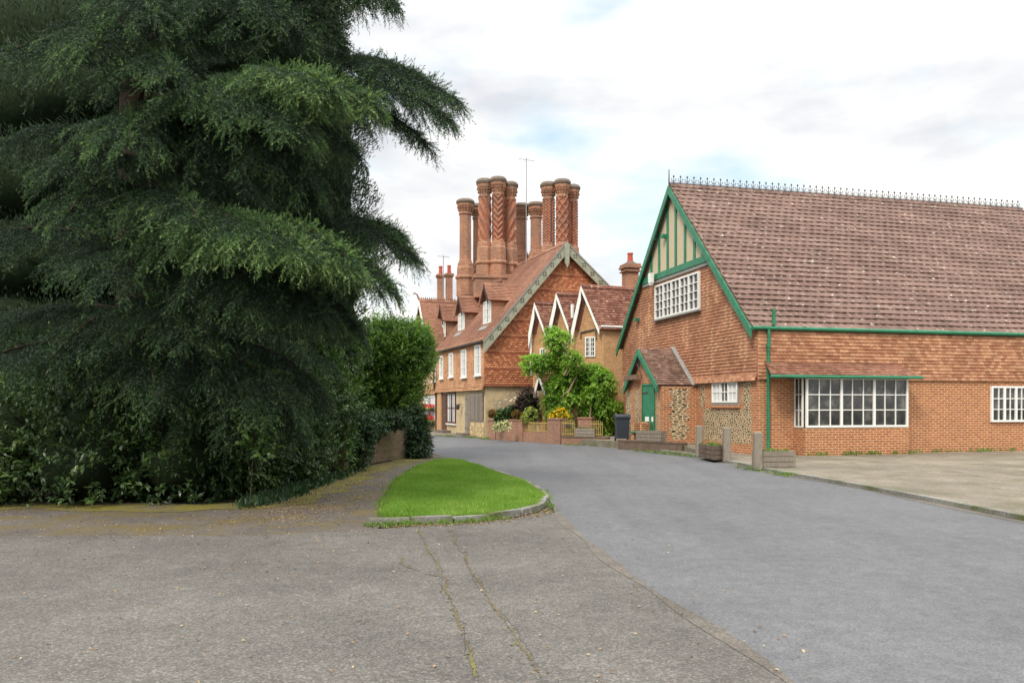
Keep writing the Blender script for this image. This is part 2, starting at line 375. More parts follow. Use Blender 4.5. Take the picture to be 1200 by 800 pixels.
sheet('forecourt', [(-30, -8), (1.9, -8)]+[(p[0], p[1]) for p in seam[1:]]+[G(646, 599), G(600, 608), G(540, 613), G(445, 620), G(300, 628), (-30, 10.4)], .008, M['fore'])
# gritty strip along the seam between forecourt and road
g = MB(); sp_ = smooth([Vector((p[0], p[1], 0)) for p in seam[1:]]+[G(651, 593)], 3)
for a, b in zip(sp_, sp_[1:]):
    ww = .07+.04*math.sin(a.y*2.3)
    ww2 = .07+.04*math.sin(b.y*2.3)
    g.face([(a.x-ww, a.y, .012), (a.x+ww*.5, a.y, .012), (b.x+ww2*.5, b.y, .012), (b.x-ww2, b.y, .012)])
g.build('road_margin', M['grit'], None, kind='structure')
path_l = [G(300, 592), G(355, 577), G(395, 562), G(420, 548), G(455, 541), G(482, 537)]
sheet('path', [Vector((-30, 10.3, 0)), G(300, 629), G(442, 622), G(452, 600), G(455, 585), G(466, 566), G(490, 550), G(510, 541), G(528, 539), Vector((-2.5, 27.5, 0)), Vector((-3.4, 28.5, 0))]+list(reversed(path_l))+[Vector((-9, 14.4, 0)), Vector((-30, 15, 0))], .006, M['path'])
def strip(mb, A, wl, wr, z, jit=.12):
    A = smooth([Vector((p[0], p[1], 0)) for p in A], 3)
    prev = None
    for i, a in enumerate(A):
        d = (A[min(i+1, len(A)-1)]-A[max(i-1, 0)]).normalized(); n = Vector((d.y, -d.x, 0))
        j = 1+jit*math.sin(i*1.7)+jit*math.sin(i*.63+1)
        c = (a-n*wl*j, a+n*wr*(1+jit*math.sin(i*2.1)+jit*math.sin(i*.9)))
        c = [Vector((q.x, q.y, z)) for q in c]
        if prev: mb.face([prev[0], prev[1], c[1], c[0]])
        prev = c
m_ = MB(); strip(m_, [Vector((-9, 13.6, 0)), G(300, 596), G(355, 581), G(395, 566), G(422, 552), G(455, 544), G(484, 538)], .35, .5, .011, .25)
m_.build('path_margin', M['mossy'], None, kind='structure')
# right pavement and raised terraces
sheet('pavement', list(kerb_r)+[(-3, 62), (30, 62), (30, -8)], .075, M['pave'], .1)
kb = MB()
for a, b in zip(kerb_r[4:-6], kerb_r[5:-5]):
    d = (b-a); L = d.length
    if L < .01: continue
    d.normalize(); n = Vector((-d.y, d.x, 0))
    k = max(1, int(L/.9))
    for i in range(k):
        p, q = a+d*(L*i/k+.006), a+d*(L*(i+1)/k-.006)
        kb.prism([p-n*.01-V3(0, 0, .02), q-n*.01-V3(0, 0, .02), q+n*.13-V3(0, 0, .02), p+n*.13-V3(0, 0, .02)] if False else [p+n*.02, q+n*.02, q-n*.12, p-n*.12], (0, 0, .083))
kb.build('kerb', M['kerb'], None, kind='structure')

# grass island
isl = [G(450, 610), G(490, 609), G(545, 607), G(598, 602), G(626, 595), G(637, 587), G(632, 579), G(615, 569), G(590, 560), G(566, 551.5), G(545, 543), G(530, 540), G(512, 541.5), G(494, 548), G(470, 563), G(458, 580), G(452, 597)]
ring = smooth(isl+[isl[0]], 2)[:-1]
cx = sum((p.x for p in ring))/len(ring); cy = sum((p.y for p in ring))/len(ring)
g = MB(); levels = [(1, .06), (.93, .1), (.75, .125), (.45, .15), (.02, .16)]
vs = []
for k, z in levels:
    for p in ring: vs.append((cx+(p.x-cx)*k, cy+(p.y-cy)*k, z))
n = len(ring); fs = [(i*n+j, i*n+(j+1) % n, (i+1)*n+(j+1) % n, (i+1)*n+j) for i in range(len(levels)-1) for j in range(n)]
g.add([(p.x, p.y, -.02) for p in ring]+vs, [(j, (j+1) % n, n+(j+1) % n, n+j) for j in range(n)]+[tuple(q+n for q in f) for f in fs], .5, True)
g.build('grass_verge', M['turf'], None, kind='structure')
def inpoly(x, y, ring):
    c = np.zeros(len(x), bool); m = len(ring)
    for i in range(m):
        a, b = ring[i], ring[(i+1) % m]
        k = ((a.y > y) != (b.y > y)) & (x < (b.x-a.x)*(y-a.y)/(b.y-a.y+1e-12)+a.x); c ^= k
    return c
def blades(name, ring, n, h, wd, zf, mat, label):
    xs = np.array([p.x for p in ring]); ys = np.array([p.y for p in ring])
    x = rng.uniform(xs.min(), xs.max(), n*2); y = rng.uniform(ys.min(), ys.max(), n*2)
    k = inpoly(x, y, ring); x, y = x[k][:n], y[k][:n]; m = len(x)
    t = rng.uniform(0, 6.28, m); hh = h*rng.uniform(.5, 1.3, m)*(1+.5*np.sin(x*3.1+1)*np.sin(y*2.3)); q = rng.uniform(0, 6.28, m)
    z = zf(x, y); c = np.cos(t)*wd/2; s = np.sin(t)*wd/2
    v = np.empty((m, 3, 3)); v[:, 0] = np.stack([x-c, y-s, z], 1); v[:, 1] = np.stack([x+c, y+s, z], 1)
    v[:, 2] = np.stack([x+np.cos(q)*hh*.5, y+np.sin(q)*hh*.5, z+hh], 1)
    pr = .48+.16*np.sin(x*2.1+y)*np.cos(y*1.3)+.12*np.sin(x*6.3+2*np.sin(y*4))*np.cos(y*5.1+x*2)+rng.normal(0, .2, m)
    return mk(name, v.reshape(-1, 3), np.arange(m*3).reshape(-1, 3), mat, None, np.clip(pr, 0, 1), kind='stuff', label=label)
def zisl(x, y):
    best = np.full(len(x), 9.0)
    cs = np.array([(p.x-cx, p.y-cy) for p in ring]); ang = np.arctan2(cs[:, 1], cs[:, 0]); rad = np.hypot(cs[:, 0], cs[:, 1])
    o = np.argsort(ang); a = np.arctan2(y-cy, x-cx); rr = np.interp(a, ang[o], rad[o], period=2*math.pi)
    k = np.hypot(x-cx, y-cy)/rr
    return np.interp(k, [0, .45, .75, .93, 1], [.155, .145, .12, .095, .055])
blades('grass', [Vector((cx+(p.x-cx)*1.02, cy+(p.y-cy)*1.012, 0)) for p in ring], 170000, .05, .010, zisl, M['grass'], 'short bright green grass covering the roadside island')
gm_ = MB(); gr = [Vector(p) for p in kerb_r[2:-4]]; prev = None
for i_, (a, b) in enumerate(zip(gr, gr[1:])):
    d = (b-a).normalized(); n_ = Vector((-d.y, d.x, 0)); w_ = .16+.08*math.sin(i_*1.3)+.05*math.sin(i_*3.1)
    q_ = (Vector((a.x, a.y, .0085)), Vector((a.x, a.y, .0085))+n_*w_)
    if prev: gm_.face([prev[0], prev[1], q_[1], q_[0]])
    prev = q_
gm_.build('gutter_grit', M['grit'], None, kind='structure')
# kerb stones round the front and right of the island
kpx = [(430, 613), (470, 612.5), (520, 611), (570, 608), (605, 603.5), (630, 597), (641, 588), (637, 579), (620, 569), (596, 559), (574, 551)]
kl = smooth([G(*p) for p in kpx], 2); kb = MB(); acc = 0
def walk(line, step):
    out_, d0 = [], 0.0; pts = [Vector(p) for p in line]; target = 0.0; total = 0.0
    for a, b in zip(pts, pts[1:]):
        L = (b-a).length
        while target <= total+L: out_.append(a+(b-a)*((target-total)/max(L, 1e-6))); target += step
        total += L
    return out_
wk = walk(kl, .62)
for i, (a, b) in enumerate(zip(wk, wk[1:])):
    d = (b-a).normalized(); n = Vector((d.y, -d.x, 0)); a2 = a+d*.01; b2 = b-d*.01; z = .075+.014*math.sin(i*2.3); o = .012*math.sin(i*1.9)
    q = [a2+n*(.05+o), b2+n*(.05+o), b2-n*.07, a2-n*.07]
    kb.add([(p.x, p.y, -.02) for p in q]+[(p.x, p.y, z-.02) for p in q]+[((p.x+a.x*.02+b.x*.02)/1.04, (p.y+a.y*.02+b.y*.02)/1.04, z) for p in q],
           [(0, 1, 5, 4), (1, 2, 6, 5), (2, 3, 7, 6), (3, 0, 4, 7), (4, 5, 9, 8), (5, 6, 10, 9), (6, 7, 11, 10), (7, 4, 8, 11), (8, 9, 10, 11)])
kb.build('kerb', M['kerb'], None, kind='structure', label='pale stone kerb round the front of the grass island')

# ------------------------------------------------------------------ leaves
def leaves(name, p, d, nrm, L, Wd, rnd, mat, parent=None, **tags):
    p = np.asarray(p); d = d/np.linalg.norm(d, axis=1)[:, None]
    s = np.cross(d, nrm); s /= (np.linalg.norm(s, axis=1)[:, None]+1e-9); n = np.cross(s, d)
    L = L[:, None]; Wd = Wd[:, None]; m = len(p)
    v = np.empty((m, 4, 3)); v[:, 0] = p; v[:, 1] = p+d*L*.5+s*Wd*.5+n*L*.08; v[:, 2] = p+d*L-n*L*.12; v[:, 3] = p+d*L*.5-s*Wd*.5+n*L*.08
    return mk(name, v.reshape(-1, 3), np.arange(m*4).reshape(-1, 4), mat, parent, np.clip(rnd, 0, 1), **tags)
def rdir(n): v = rng.normal(size=(n, 3)); return v/np.linalg.norm(v, axis=1)[:, None]
def wob(p, s): return (np.sin(p[:, 0]*s+1.3*np.sin(p[:, 1]*s*.8))+np.sin(p[:, 1]*s*1.2+2*np.sin(p[:, 2]*s*.7))+np.sin(p[:, 2]*s*1.1+1.7*np.sin(p[:, 0]*s*.9)))/3
def crown_pts(ells, n, lo=.72, hi=1.06, lump=.12, ls=3.0):
    ells = [(np.array(c, float), np.array(r if hasattr(r, '__len__') else (r, r, r), float)) for c, r in ells]
    ar = np.array([(r[0]*r[1]+r[1]*r[2]+r[0]*r[2]) for _, r in ells]); k = rng.choice(len(ells), n, p=ar/ar.sum())
    C = np.array([e[0] for e in ells])[k]; Rr = np.array([e[1] for e in ells])[k]; u = rdir(n)
    base = C+u*Rr; q = rng.uniform(lo, hi, n)*(1+lump*wob(base, ls)); p = C+u*Rr*q[:, None]
    keep = np.ones(n, bool)
    for c, r in ells: keep &= (np.linalg.norm((p-c)/r, axis=1) > lo*.86)
    nn = u/Rr; nn /= np.linalg.norm(nn, axis=1)[:, None]
    return p[keep], nn[keep], q[keep]
def bush(name, ells, n, L, Wd, mat, parent, up=.3, lump=.14, ls=3.0, droop=0.0, lo=.72, hi=1.06, zmin=None, K=8, SL=None, **tags):
    SL = SL or L*2.4
    p, u, q = crown_pts(ells, max(40, n//K), lo, hi, lump, ls)
    if zmin is not None: k = p[:, 2] > zmin; p, u, q = p[k], u[k], q[k]
    m = len(p); sd = u*.8+rdir(m)*.55+np.array([0, 0, up]); sd /= np.linalg.norm(sd, axis=1)[:, None]; sl = SL*rng.uniform(.4, 1.3, m)
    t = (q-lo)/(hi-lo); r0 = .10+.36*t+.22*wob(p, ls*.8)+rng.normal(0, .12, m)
    f = np.tile((np.arange(K)+.5)/K, m); P_ = np.repeat(p, K, 0); S = np.repeat(sd, K, 0); M_ = len(P_)
    P2 = P_+S*(f*np.repeat(sl, K))[:, None]; P2[:, 2] -= droop*np.repeat(sl, K)*f**2
    rd = rdir(M_); rd -= S*(rd*S).sum(1)[:, None]; rd /= np.linalg.norm(rd, axis=1)[:, None]
    d = S*(.35+.5*f)[:, None]+rd*.8; d[:, 2] -= droop*.6; nr = np.array([0, 0, .8])+S*.5+rdir(M_)*.35
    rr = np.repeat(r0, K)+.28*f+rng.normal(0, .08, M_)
    return leaves(name, P2, d, nr, L*rng.uniform(.6, 1.2, M_), Wd*rng.uniform(.7, 1.2, M_), rr, mat, parent, **tags)
def cores(name, ells, mat, parent, k=.74):  # dark lumpy solids added inside the foliage to block light
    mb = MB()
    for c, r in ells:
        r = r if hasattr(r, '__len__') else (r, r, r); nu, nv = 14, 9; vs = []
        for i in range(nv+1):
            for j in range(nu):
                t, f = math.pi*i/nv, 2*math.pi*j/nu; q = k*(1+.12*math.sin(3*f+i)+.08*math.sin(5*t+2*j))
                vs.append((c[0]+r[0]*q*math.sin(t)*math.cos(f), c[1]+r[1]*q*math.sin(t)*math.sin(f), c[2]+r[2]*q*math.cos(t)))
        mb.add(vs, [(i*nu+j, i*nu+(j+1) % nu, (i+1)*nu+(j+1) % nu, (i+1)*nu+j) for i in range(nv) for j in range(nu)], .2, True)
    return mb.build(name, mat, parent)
M['core'] = plain('dark shade core', (.02, .03, .015), 1, .5, 12, .05, 1)  # crown shade put into the colour of the added cores

def tufts(name, pts, mat, label, n=14, L=.12, Wd=.02, spread=.08, **k):
    A = np.repeat(np.array([tuple(p) for p in pts]), n, axis=0); m = len(A)
    A[:, :2] += rng.normal(0, spread, (m, 2)); d = rdir(m)*.6+np.array([0, 0, 1.0])
    return leaves(name, A, d, rdir(m), L*rng.uniform(.4, 1.3, m), np.full(m, Wd)*rng.uniform(.6, 1.3, m), rng.uniform(0, 1, m), mat, None, kind='stuff', label=label, **k)

# ------------------------------------------------------------------ building helpers
def tiles(mb, O, U, V, poly, tw, th, lift=.018, wave=0.0, rf=None, nrm=None, scal=False, jit=.25):
    """courses of single tiles inside the convex polygon poly [(u, v)] of the plane O + u U + v V"""
    O = Vector(O); U = Vector(U).normalized(); V = Vector(V).normalized(); Nn = Vector(nrm) if nrm is not None else U.cross(V)
    Nn.normalize()
    v0 = min(p[1] for p in poly); v1 = max(p[1] for p in poly); rows = int(math.ceil((v1-v0)/th)); m = len(poly)
    for r in range(rows):
        a, b = v0+r*th, min(v0+(r+1)*th*1.02, v1); vm = (a+min(b, v0+(r+1)*th))/2
        xs = []
        for i in range(m):
            p, q = poly[i], poly[(i+1) % m]
            if (p[1] > vm) != (q[1] > vm): xs.append(p[0]+(q[0]-p[0])*(vm-p[1])/(q[1]-p[1]))
        if len(xs) < 2: continue
        xa, xb = min(xs), max(xs); k0 = math.floor(xa/tw-(r % 2)*.5)
        x = (k0+(r % 2)*.5)*tw; drift = random.uniform(-.1, .1)*tw
        while x < xb:
            l, rr = max(x+drift, xa), min(x+tw+drift, xb); uc = x+tw/2
            if rr-l > tw*.12:
                c = rf(uc, vm, r) if rf else random.random(); h = lift*(1+random.uniform(-jit, jit))+.007*(1+math.sin(uc*.9+vm*.5)*math.sin(vm*1.1+uc*.35)); sk_ = random.uniform(-.006, .006)-(.035 if random.random() < .012 else 0); g_ = .003
                if wave:
                    K = 6; row0, row1, row2 = [], [], []
                    for i in range(K+1):
                        t = i/K; ww = wave*(math.sin(2*math.pi*t)*.5+.5)
                        uu = l+(rr-l)*t
                        row0.append(O+U*uu+V*(a-ww*.5)+Nn*(h+ww)); row1.append(O+U*uu+V*b+Nn*(ww*.9)); row2.append(O+U*uu+V*(a-ww*.5)+Nn*(ww*.3-.004))
                    vs = row0+row1+row2; n_ = K+1
                    mb.add(vs, [(i, i+1, n_+i+1, n_+i) for i in range(K)]+[(2*n_+i, 2*n_+i+1, i+1, i) for i in range(K)], c)
                elif scal:
                    w_ = rr-l; e = th*.3
                    top = [O+U*(l+g_)+V*b, O+U*(rr-g_)+V*b]
                    lo_ = [(l+g_, a+e), (l+w_*.25, a+e*.3), (l+w_*.5, a), (l+w_*.75, a+e*.3), (rr-g_, a+e)]
                    f = [O+U*x_+V*(y_+sk_)+Nn*h for x_, y_ in lo_]; bk = [O+U*x_+V*(y_+sk_) for x_, y_ in lo_]
                    mb.add(f+[top[1], top[0]]+bk, [(0, 1, 2, 3, 4, 5, 6)]+[(7+i, 8+i, i+1, i) for i in range(4)], c)
                else:
                    f = [O+U*(l+g_)+V*(a+sk_)+Nn*h, O+U*(rr-g_)+V*(a-sk_)+Nn*h]; t_ = [O+U*(rr-g_)+V*b, O+U*(l+g_)+V*b]; bk = [O+U*(l+g_)+V*(a+sk_), O+U*(rr-g_)+V*(a-sk_)]
                    mb.add(f+t_+bk, [(0, 1, 2, 3), (4, 5, 1, 0), (0, 3, 4), (1, 5, 2)], c)
            x += tw

def window(pl, a0, a1, z0, z1, cols, rows, parent, n0=0.0, depth=.06, fw=.055, bar=.022, mat=None, casements=1, curtain=False, sill=None, name='window', pane=None):
    """frame and glazing bars as one mesh, glass as its sub-part"""
    if a0 > a1: a0, a1 = a1, a0
    mat = mat or M['white']; mb = MB(); n1 = n0+depth
    mb.pbox(pl, a0, a1, z0, z0+fw, n0, n1); mb.pbox(pl, a0, a1, z1-fw, z1, n0, n1)
    mb.pbox(pl, a0, a0+fw, z0+fw, z1-fw, n0, n1); mb.pbox(pl, a1-fw, a1, z0+fw, z1-fw, n0, n1)
    W_, H_ = a1-a0-2*fw, z1-z0-2*fw
    for i in range(1, cols):
        x = a0+fw+W_*i/cols; big = casements > 1 and (i*casements) % cols == 0; b = fw*.62 if big else bar/2
        mb.pbox(pl, x-b, x+b, z0+fw, z1-fw, n0+.004, n1-(0 if big else .012))
    for j in range(1, rows):
        z = z0+fw+H_*j/rows; mb.pbox(pl, a0+fw, a1-fw, z-bar/2, z+bar/2, n0+.006, n1-.016)
    o = mb.build(name, mat, parent)
    g = MB(); g.pbox(pl, a0+fw*.4, a1-fw*.4, z0+fw*.4, z1-fw*.4, n0-.01, n0+depth*.35); g.build('pane', pane or M['glass'], o)
    if curtain:
        for (x0, x1) in ((a0+fw, a0+fw+W_*.38), (a1-fw-W_*.38, a1-fw)): c = MB(); c.pbox(pl, x0, x1, z0+fw, z1-fw, n0+depth*.36, n0+depth*.42); c.build('curtain', M['curtain'], o)
    if sill:
        s_ = MB(); s_.pbox(pl, a0-.05, a1+.05, z0-.07, z0-.002, n0-.02, n1+.05); s_.build('sill', sill, o)
    return o

def rake(mb, pl, A, B, wd, t, n0=0.0, drop=0.0):
    """a board along the slope from foot A to apex B (s, z), wd deep measured square to the slope, t thick"""
    a = pl.pt(A[0], A[1]-drop, n0); b = pl.pt(B[0], B[1]-drop, n0); d = (b-a).normalized(); q = d.cross(pl.N).normalized()
    if q.z > 0: q = -q
    vd = wd/abs(q.z)
    mb.prism([a, b, b-V3(0, 0, vd), a-V3(0, 0, vd)], pl.N*t)

def roof_side(parent, A, B, Vv, L, tw, th, mat, part='roof', wave=0.0, back=True, over=0.0, **k):
    """a tiled slope: A foot, B ridge end (world points on the verge), Vv the ridge direction, L its length"""
    A, B, Vv = Vector(A), Vector(B), Vector(Vv).normalized(); S = (B-A); h = S.length; S.normalize()
    Nn = Vv.cross(S)
    if Nn.z < 0: Nn = -Nn
    mb = MB()
    th_ = .05
    mb.prism([A-Nn*.02, B-Nn*.02, B-Nn*.02+Vv*L, A-Nn*.02+Vv*L], -Nn*th_, .3)
    # tile plane axes: U along the ridge, V up the slope, corrected for a skew verge
    sk = S.dot(Vv); Sp = (S-Vv*sk).normalized(); hh = h*math.sqrt(1-sk*sk)
    poly = [(0, 0), (L, 0), (L+h*sk, hh), (h*sk, hh)]
    tiles(mb, A, Vv, Sp, poly, tw, th, wave=wave, nrm=Nn, **k)
    o = mb.build(part, mat, parent)
    return o

# ================================================================== the gabled house on the right
pw = Plane((7.882, 26.0), (-.241, .9705)); pb = pw.off(.24); BKR = -pw.N; corner = pw.pt(0, 0)
FR = pb.hit(881, 383); AP = pb.hit(784, 217); FL = pb.hit(723, 408)
zf_ = (FR[1]+FL[1])/2; print('RH', FR, AP, FL)
RH = empty('gabled_house', pw.pt(0, 0), 'tall steep gabled house with green bargeboards, tile hung upper wall, flint panels and green door', 'house', 'brick houses along the street')
LEN = 17.0
def zs(s, F0, F1, A): return A[1]-(A[1]-F0[1])*(A[0]-s)/(A[0]-F0[0]) if s < A[0] else A[1]-(A[1]-F1[1])*(s-A[0])/(F1[0]-A[0])
SL = pw.hit(731, 450)[0]
zz = lambda s: zs(s, FR, FL, AP)-.16
mb = MB(); mb.prism([pw.pt(0, -.3), pw.pt(SL, -.3), pw.pt(SL, zz(SL)), pw.pt(AP[0], zz(AP[0])), pw.pt(0, zz(0))], BKR*(LEN-.3))
wallR = mb.build('wall', M['brick_r'], RH)
ZT = pw.hit(853, 444.5)[1]; ZB = pw.hit(800, 318)[1]; print('ZT', ZT, 'ZB', ZB, 'SL', SL)
def slopes_clip(z, m=.0):                                   # the wall's extent at height z
    k = (z-zz(0))/(zz(AP[0])-zz(0)); a = max(0, AP[0]*k); k2 = (z-zz(SL))/(zz(AP[0])-zz(SL)); b = min(SL, SL+(AP[0]-SL)*k2); return a+m, b-m
mb = MB(); a1, b1 = slopes_clip(ZB); h0 = zz(0); h1 = zz(SL)
poly = [(-.03, ZT), (SL, ZT), (SL, h1), (b1, ZB), (a1, ZB), (-.03, h0)]
WG = [pw.hit(771, 373), pw.hit(771, 333), pw.hit(823, 318.5), pw.hit(823, 362)]
diam = [(x, y) for x, y in [pw.hit(753, 397), pw.hit(762, 375), pw.hit(806, 392), pw.hit(837, 407), pw.hit(874, 408), pw.hit(856, 372), pw.hit(829, 345), pw.hit(843, 337)]]
def rfr(u, v, r):
    for a, b in diam:
        if abs(u-a)/.42+abs(v-b)/.75 < 1: return .45+.55*((int(u/.165)+r) % 2)
    return .12+.5*random.random()+.12*math.sin(v*2)*math.sin(u)
tiles(mb, pw.pt(0, 0, .05), pw.U, (0, 0, 1), poly, .165, .112, lift=.022, rf=rfr, nrm=pw.N)
mb.prism([pw.pt(-.03, ZT+.02, .0), pw.pt(SL, ZT+.02, .0), pw.pt(SL, h1, .0), pw.pt(b1, ZB, 0), pw.pt(a1, ZB, 0), pw.pt(-.03, h0, 0)], pw.N*.05, .2)
for i in range(2): tiles(mb, pw.pt(0, ZT-.05-.09*i+.05, .05+.03*(i+1)), pw.U, (0, 0, 1), [(-.05, 0), (SL, 0), (SL, .11), (-.05, .11)], .165, .112, lift=.025, nrm=pw.N)
mb.build('tile_hanging', M['hang_r'], RH)
# side wall facing the road's near end
psd = Plane(corner, (.9705, .241)); mb = MB()
EZ = zz(0)
mb.pbox(psd, .0, LEN-.4, ZT+.02, EZ-.02, 0, .045, .2); tiles(mb, psd.pt(0, 0, .05), psd.U, (0, 0, 1), [(-.04, ZT-.04), (LEN-.4, ZT-.04), (LEN-.4, EZ), (-.04, EZ)], .165, .112, lift=.022, nrm=psd.N)
mb.build('tile_hanging', M['hang_r'], RH)
# half timbered top
mb = MB(); c0, d0 = slopes_clip(ZB+.1)
mb.prism([pw.pt(c0, ZB+.1, 0), pw.pt(d0, ZB+.1, 0), pw.pt(AP[0], zz(AP[0]), 0)], pw.N*.06); mb.build('render_panel', M['cream'], RH)
mb = MB(); cc, dd = slopes_clip(ZB+.13, -.05); mb.pbox(pw, cc, dd, ZB, ZB+.24, .02, .16)
mb.build('tie_beam', M['green'], RH)
mb = MB(); mb.pbox(pw, cc+.1, dd-.1, ZB-.13, ZB-.01, .0, .13); mb.build('moulding', M['lead'], RH)
for px in (765.5, 774.5, 784.5, 794, 805, 816, 826):
    s = pw.hit(px, 300)[0]; zt = zz(s)-.02
    if zt > ZB+.3:
        mb = MB(); mb.pbox(pw, s-.075, s+.075, ZB+.235, zt, .05, .10); mb.build('stud', M['green'], RH)
# roof
rfp = lambda u, v, r: .35*random.random()+.3+.2*math.sin(u*.7+r)
A3 = pb.pt(FR[0], FR[1]); B3 = pb.pt(AP[0], AP[1]); C3 = pb.pt(FL[0], FL[1])
roofR = roof_side(RH, A3, B3, BKR, LEN, .30, .285, M['roof_r'], wave=.022, lift=.04, rf=rfp)
roofL = roof_side(RH, C3, B3, BKR, LEN, .30, .285, M['roof_r'], wave=.022, lift=.04, rf=rfp)
mb = MB()
for i in range(int(LEN/.33)):                               # ridge tiles and fleur cresting
    c = B3+BKR*(.02+.33*i); mb.prism([c+pw.U*-.17-V3(0, 0, .09), c+pw.U*-.09+V3(0, 0, .045), c+pw.U*.09+V3(0, 0, .045), c+pw.U*.17-V3(0, 0, .09)], BKR*.315)
mb.build('ridge', M['roof_r'], RH)
mb = MB(); rz = B3.z+.04
mb.tube([B3+V3(0, 0, .03), B3+V3(0, 0, .62)], [.03, .015], 6); mb.box(B3+BKR*LEN/2+V3(0, 0, .07), BKR*LEN/2, pw.U*.02, (0, 0, .025))
for i in range(int(LEN/.29)):
    c = B3+BKR*(.2+.29*i)+V3(0, 0, .09)
    mb.tube([c, c+V3(0, 0, .30)], [.016, .010], 5); mb.lathe(c+V3(0, 0, .22), [(0, .0), (.045, .045), (.11, .0)], 5)
    for sg in (-1, 1):
        mb.tube([c+V3(0, 0, .07), c+BKR*.07*sg+V3(0, 0, .10), c+BKR*.105*sg+V3(0, 0, .16), c+BKR*.07*sg+V3(0, 0, .19)], [.014, .016, .017, .006], 5)
        mb.tube([c+V3(0, 0, .01), c+BKR*.1*sg+V3(0, 0, .045), c+BKR*.145*sg+V3(0, 0, .03)], [.012, .012, .01], 4)
mb.build('ridge_cresting', M['iron'], RH)
mb = MB(); rake(mb, pb, FR, AP, .23, .055, 0, .02); mb.build('bargeboard', M['green'], RH)
mb = MB(); rake(mb, pb, FL, AP, .23, .055, 0, .02); mb.build('bargeboard', M['green'], RH)
for px, py in ((772, 277), (757, 323), (741, 374)):
    s, z = pb.hit(px, py); s2 = s; mb = MB(); mb.pbox(pb, s2-.42, s2-.2, z-.12, z+.02, -.26, .02); mb.build('purlin_end', M['green'], RH)
# upper window
a0, a1 = sorted((pw.hit(771, 350)[0], pw.hit(823, 340)[0])); z0 = pw.hit(797, 368.5)[1]; z1 = pw.hit(797, 326.5)[1]
window(pw, a0, a1, z0, z1, 10, 4, RH, .05, .11, .07, .028, casements=5, sill=M['lead'])
# ground floor window
a0, a1 = sorted((pw.hit(836, 460)[0], pw.hit(865.5, 460)[0])); z0 = pw.hit(850, 471)[1]; z1 = min(pw.hit(850, 446.5)[1], ZT-.06)
fr = MB()
for q in ((a0-.05, a0, z0-.1, z1), (a1, a1+.05, z0-.1, z1), (a0, a1, z0-.1, z0-.03)): fr.pbox(pw, *q, .0, .05)
wf = window(pw, a0, a1, z0-.02, z1, 6, 2, RH, .0, .07, .06, .03, casements=3, curtain=True)
fr.build('surround', M['lead'], wf)
mb = MB(); mb.pbox(pw, a0-.12, a1+.12, z0-.2, z0-.1, -.02, .07); mb.build('sill', M['brick_r'], wf)
def flint(pl, px0, px1, py, z0, z1, parent, mat, tooth=.055, amp=True):
    a, b = sorted((pl.hit(px0, py)[0], pl.hit(px1, py)[0])); mb = MB(); n = max(1, round((z1-z0)/.235)); h = (z1-z0)/n
    for i in range(n):
        t = tooth*(1 if i % 2 else -1); mb.pbox(pl, a-t, b+t, z0+i*h, z0+(i+1)*h, -.01, .006, .5)
    mb.build('flint_panel', mat, parent)
zfl = z0-.24
flint(pw, 820, 826.5, 465, zfl+.02, ZT-.06, RH, M['flint']); flint(pw, 870.5, 880, 465, zfl+.02, ZT-.06, RH, M['flint'])
flint(pw, 824, 881, 500, .42, zfl+.01, RH, M['flint'], .03)
# porch
pp = pw.off(1.58); pq = pw.off(1.42)
pfL = pp.hit(731.4, 452); pap = pp.hit(748, 408); pfR = pp.hit(770.6, 451.5); zpf = (pfL[1]+pfR[1])/2; pfL = (pfL[0], zpf); pfR = (pfR[0], zpf); print('porch', pfL, pap, pfR)
qR = pq.hit(775, 480)[0]; qL = pq.hit(735, 480)[0]; TZ = .29
PB = empty('porch', pq.pt(qR, TZ), None, None); PB.parent = RH; PB.location = Vector(PB.location)-wloc(RH)
zq = lambda s: zs(s, pfR, pfL, pap)-.1
mb = MB(); mb.prism([pq.pt(qR, -.1), pq.pt(qL, -.1), pq.pt(qL, zq(qL)), pq.pt(pap[0], zq(pap[0])), pq.pt(qR, zq(qR))], -pw.N*1.42); mb.build('wall', M['brick_r'], PB)
pd = Plane(pq.pt(qR, 0), (.9705, .241))
z_e = zq(qR)-.06
flint(pd, 786, 806, 480, .42, z_e, PB, M['flint_p'], .06)
flint(pq, 734, 740, 480, .35, z_e-.05, PB, M['flint'], .03); flint(pq, 744, 749.5, 480, .35, z_e-.05, PB, M['flint'], .03); flint(pq, 770.2, 773, 480, .35, z_e-.05, PB, M['flint'], .02)
for F_ in (pfR, pfL):
    roof_side(PB, pp.pt(*F_), pp.pt(*pap), BKR, 1.56, .17, .13, M['roof_p'], lift=.02)
    mb = MB(); rake(mb, pp, F_, pap, .2, .05, 0, .02); mb.build('bargeboard', M['green'], PB)
mb = MB()
for F_ in (pfR,):
    a = pw.pt(F_[0]-.06, F_[1]-.02, .03); b = pw.pt(pap[0], pap[1]+.06, .03); d = (b-a).normalized(); q = d.cross(pw.N).normalized()
    mb.prism([a, b, b+q*.02-V3(0, 0, .001), b+pw.N*.2, a+pw.N*.2], -q*.0+V3(0, 0, .04))
mb.build('flashing', M['lead'], PB)
mb = MB(); s0, s1 = sorted((pq.hit(737, 440)[0], pq.hit(752.5, 440)[0])); mb.pbox(pp, s0, s1, pp.hit(745, 444.5)[1], pp.hit(745, 439)[1], -.04, .07); mb.build('tie_beam', M['oak'], PB)
mb = MB(); mb.tube([pp.pt(pap[0]+.25, pap[1]-.55, -.02), pp.pt(pap[0]-.2, pap[1]-.95, -.02), pp.pt(pap[0]-.25, pap[1]-1.2, -.02)], .02, 6); mb.tube([pp.pt(pap[0]-.02, pap[1]-.2, -.03), pp.pt(pap[0]-.02, pap[1]-.75, -.03)], .025, 6)
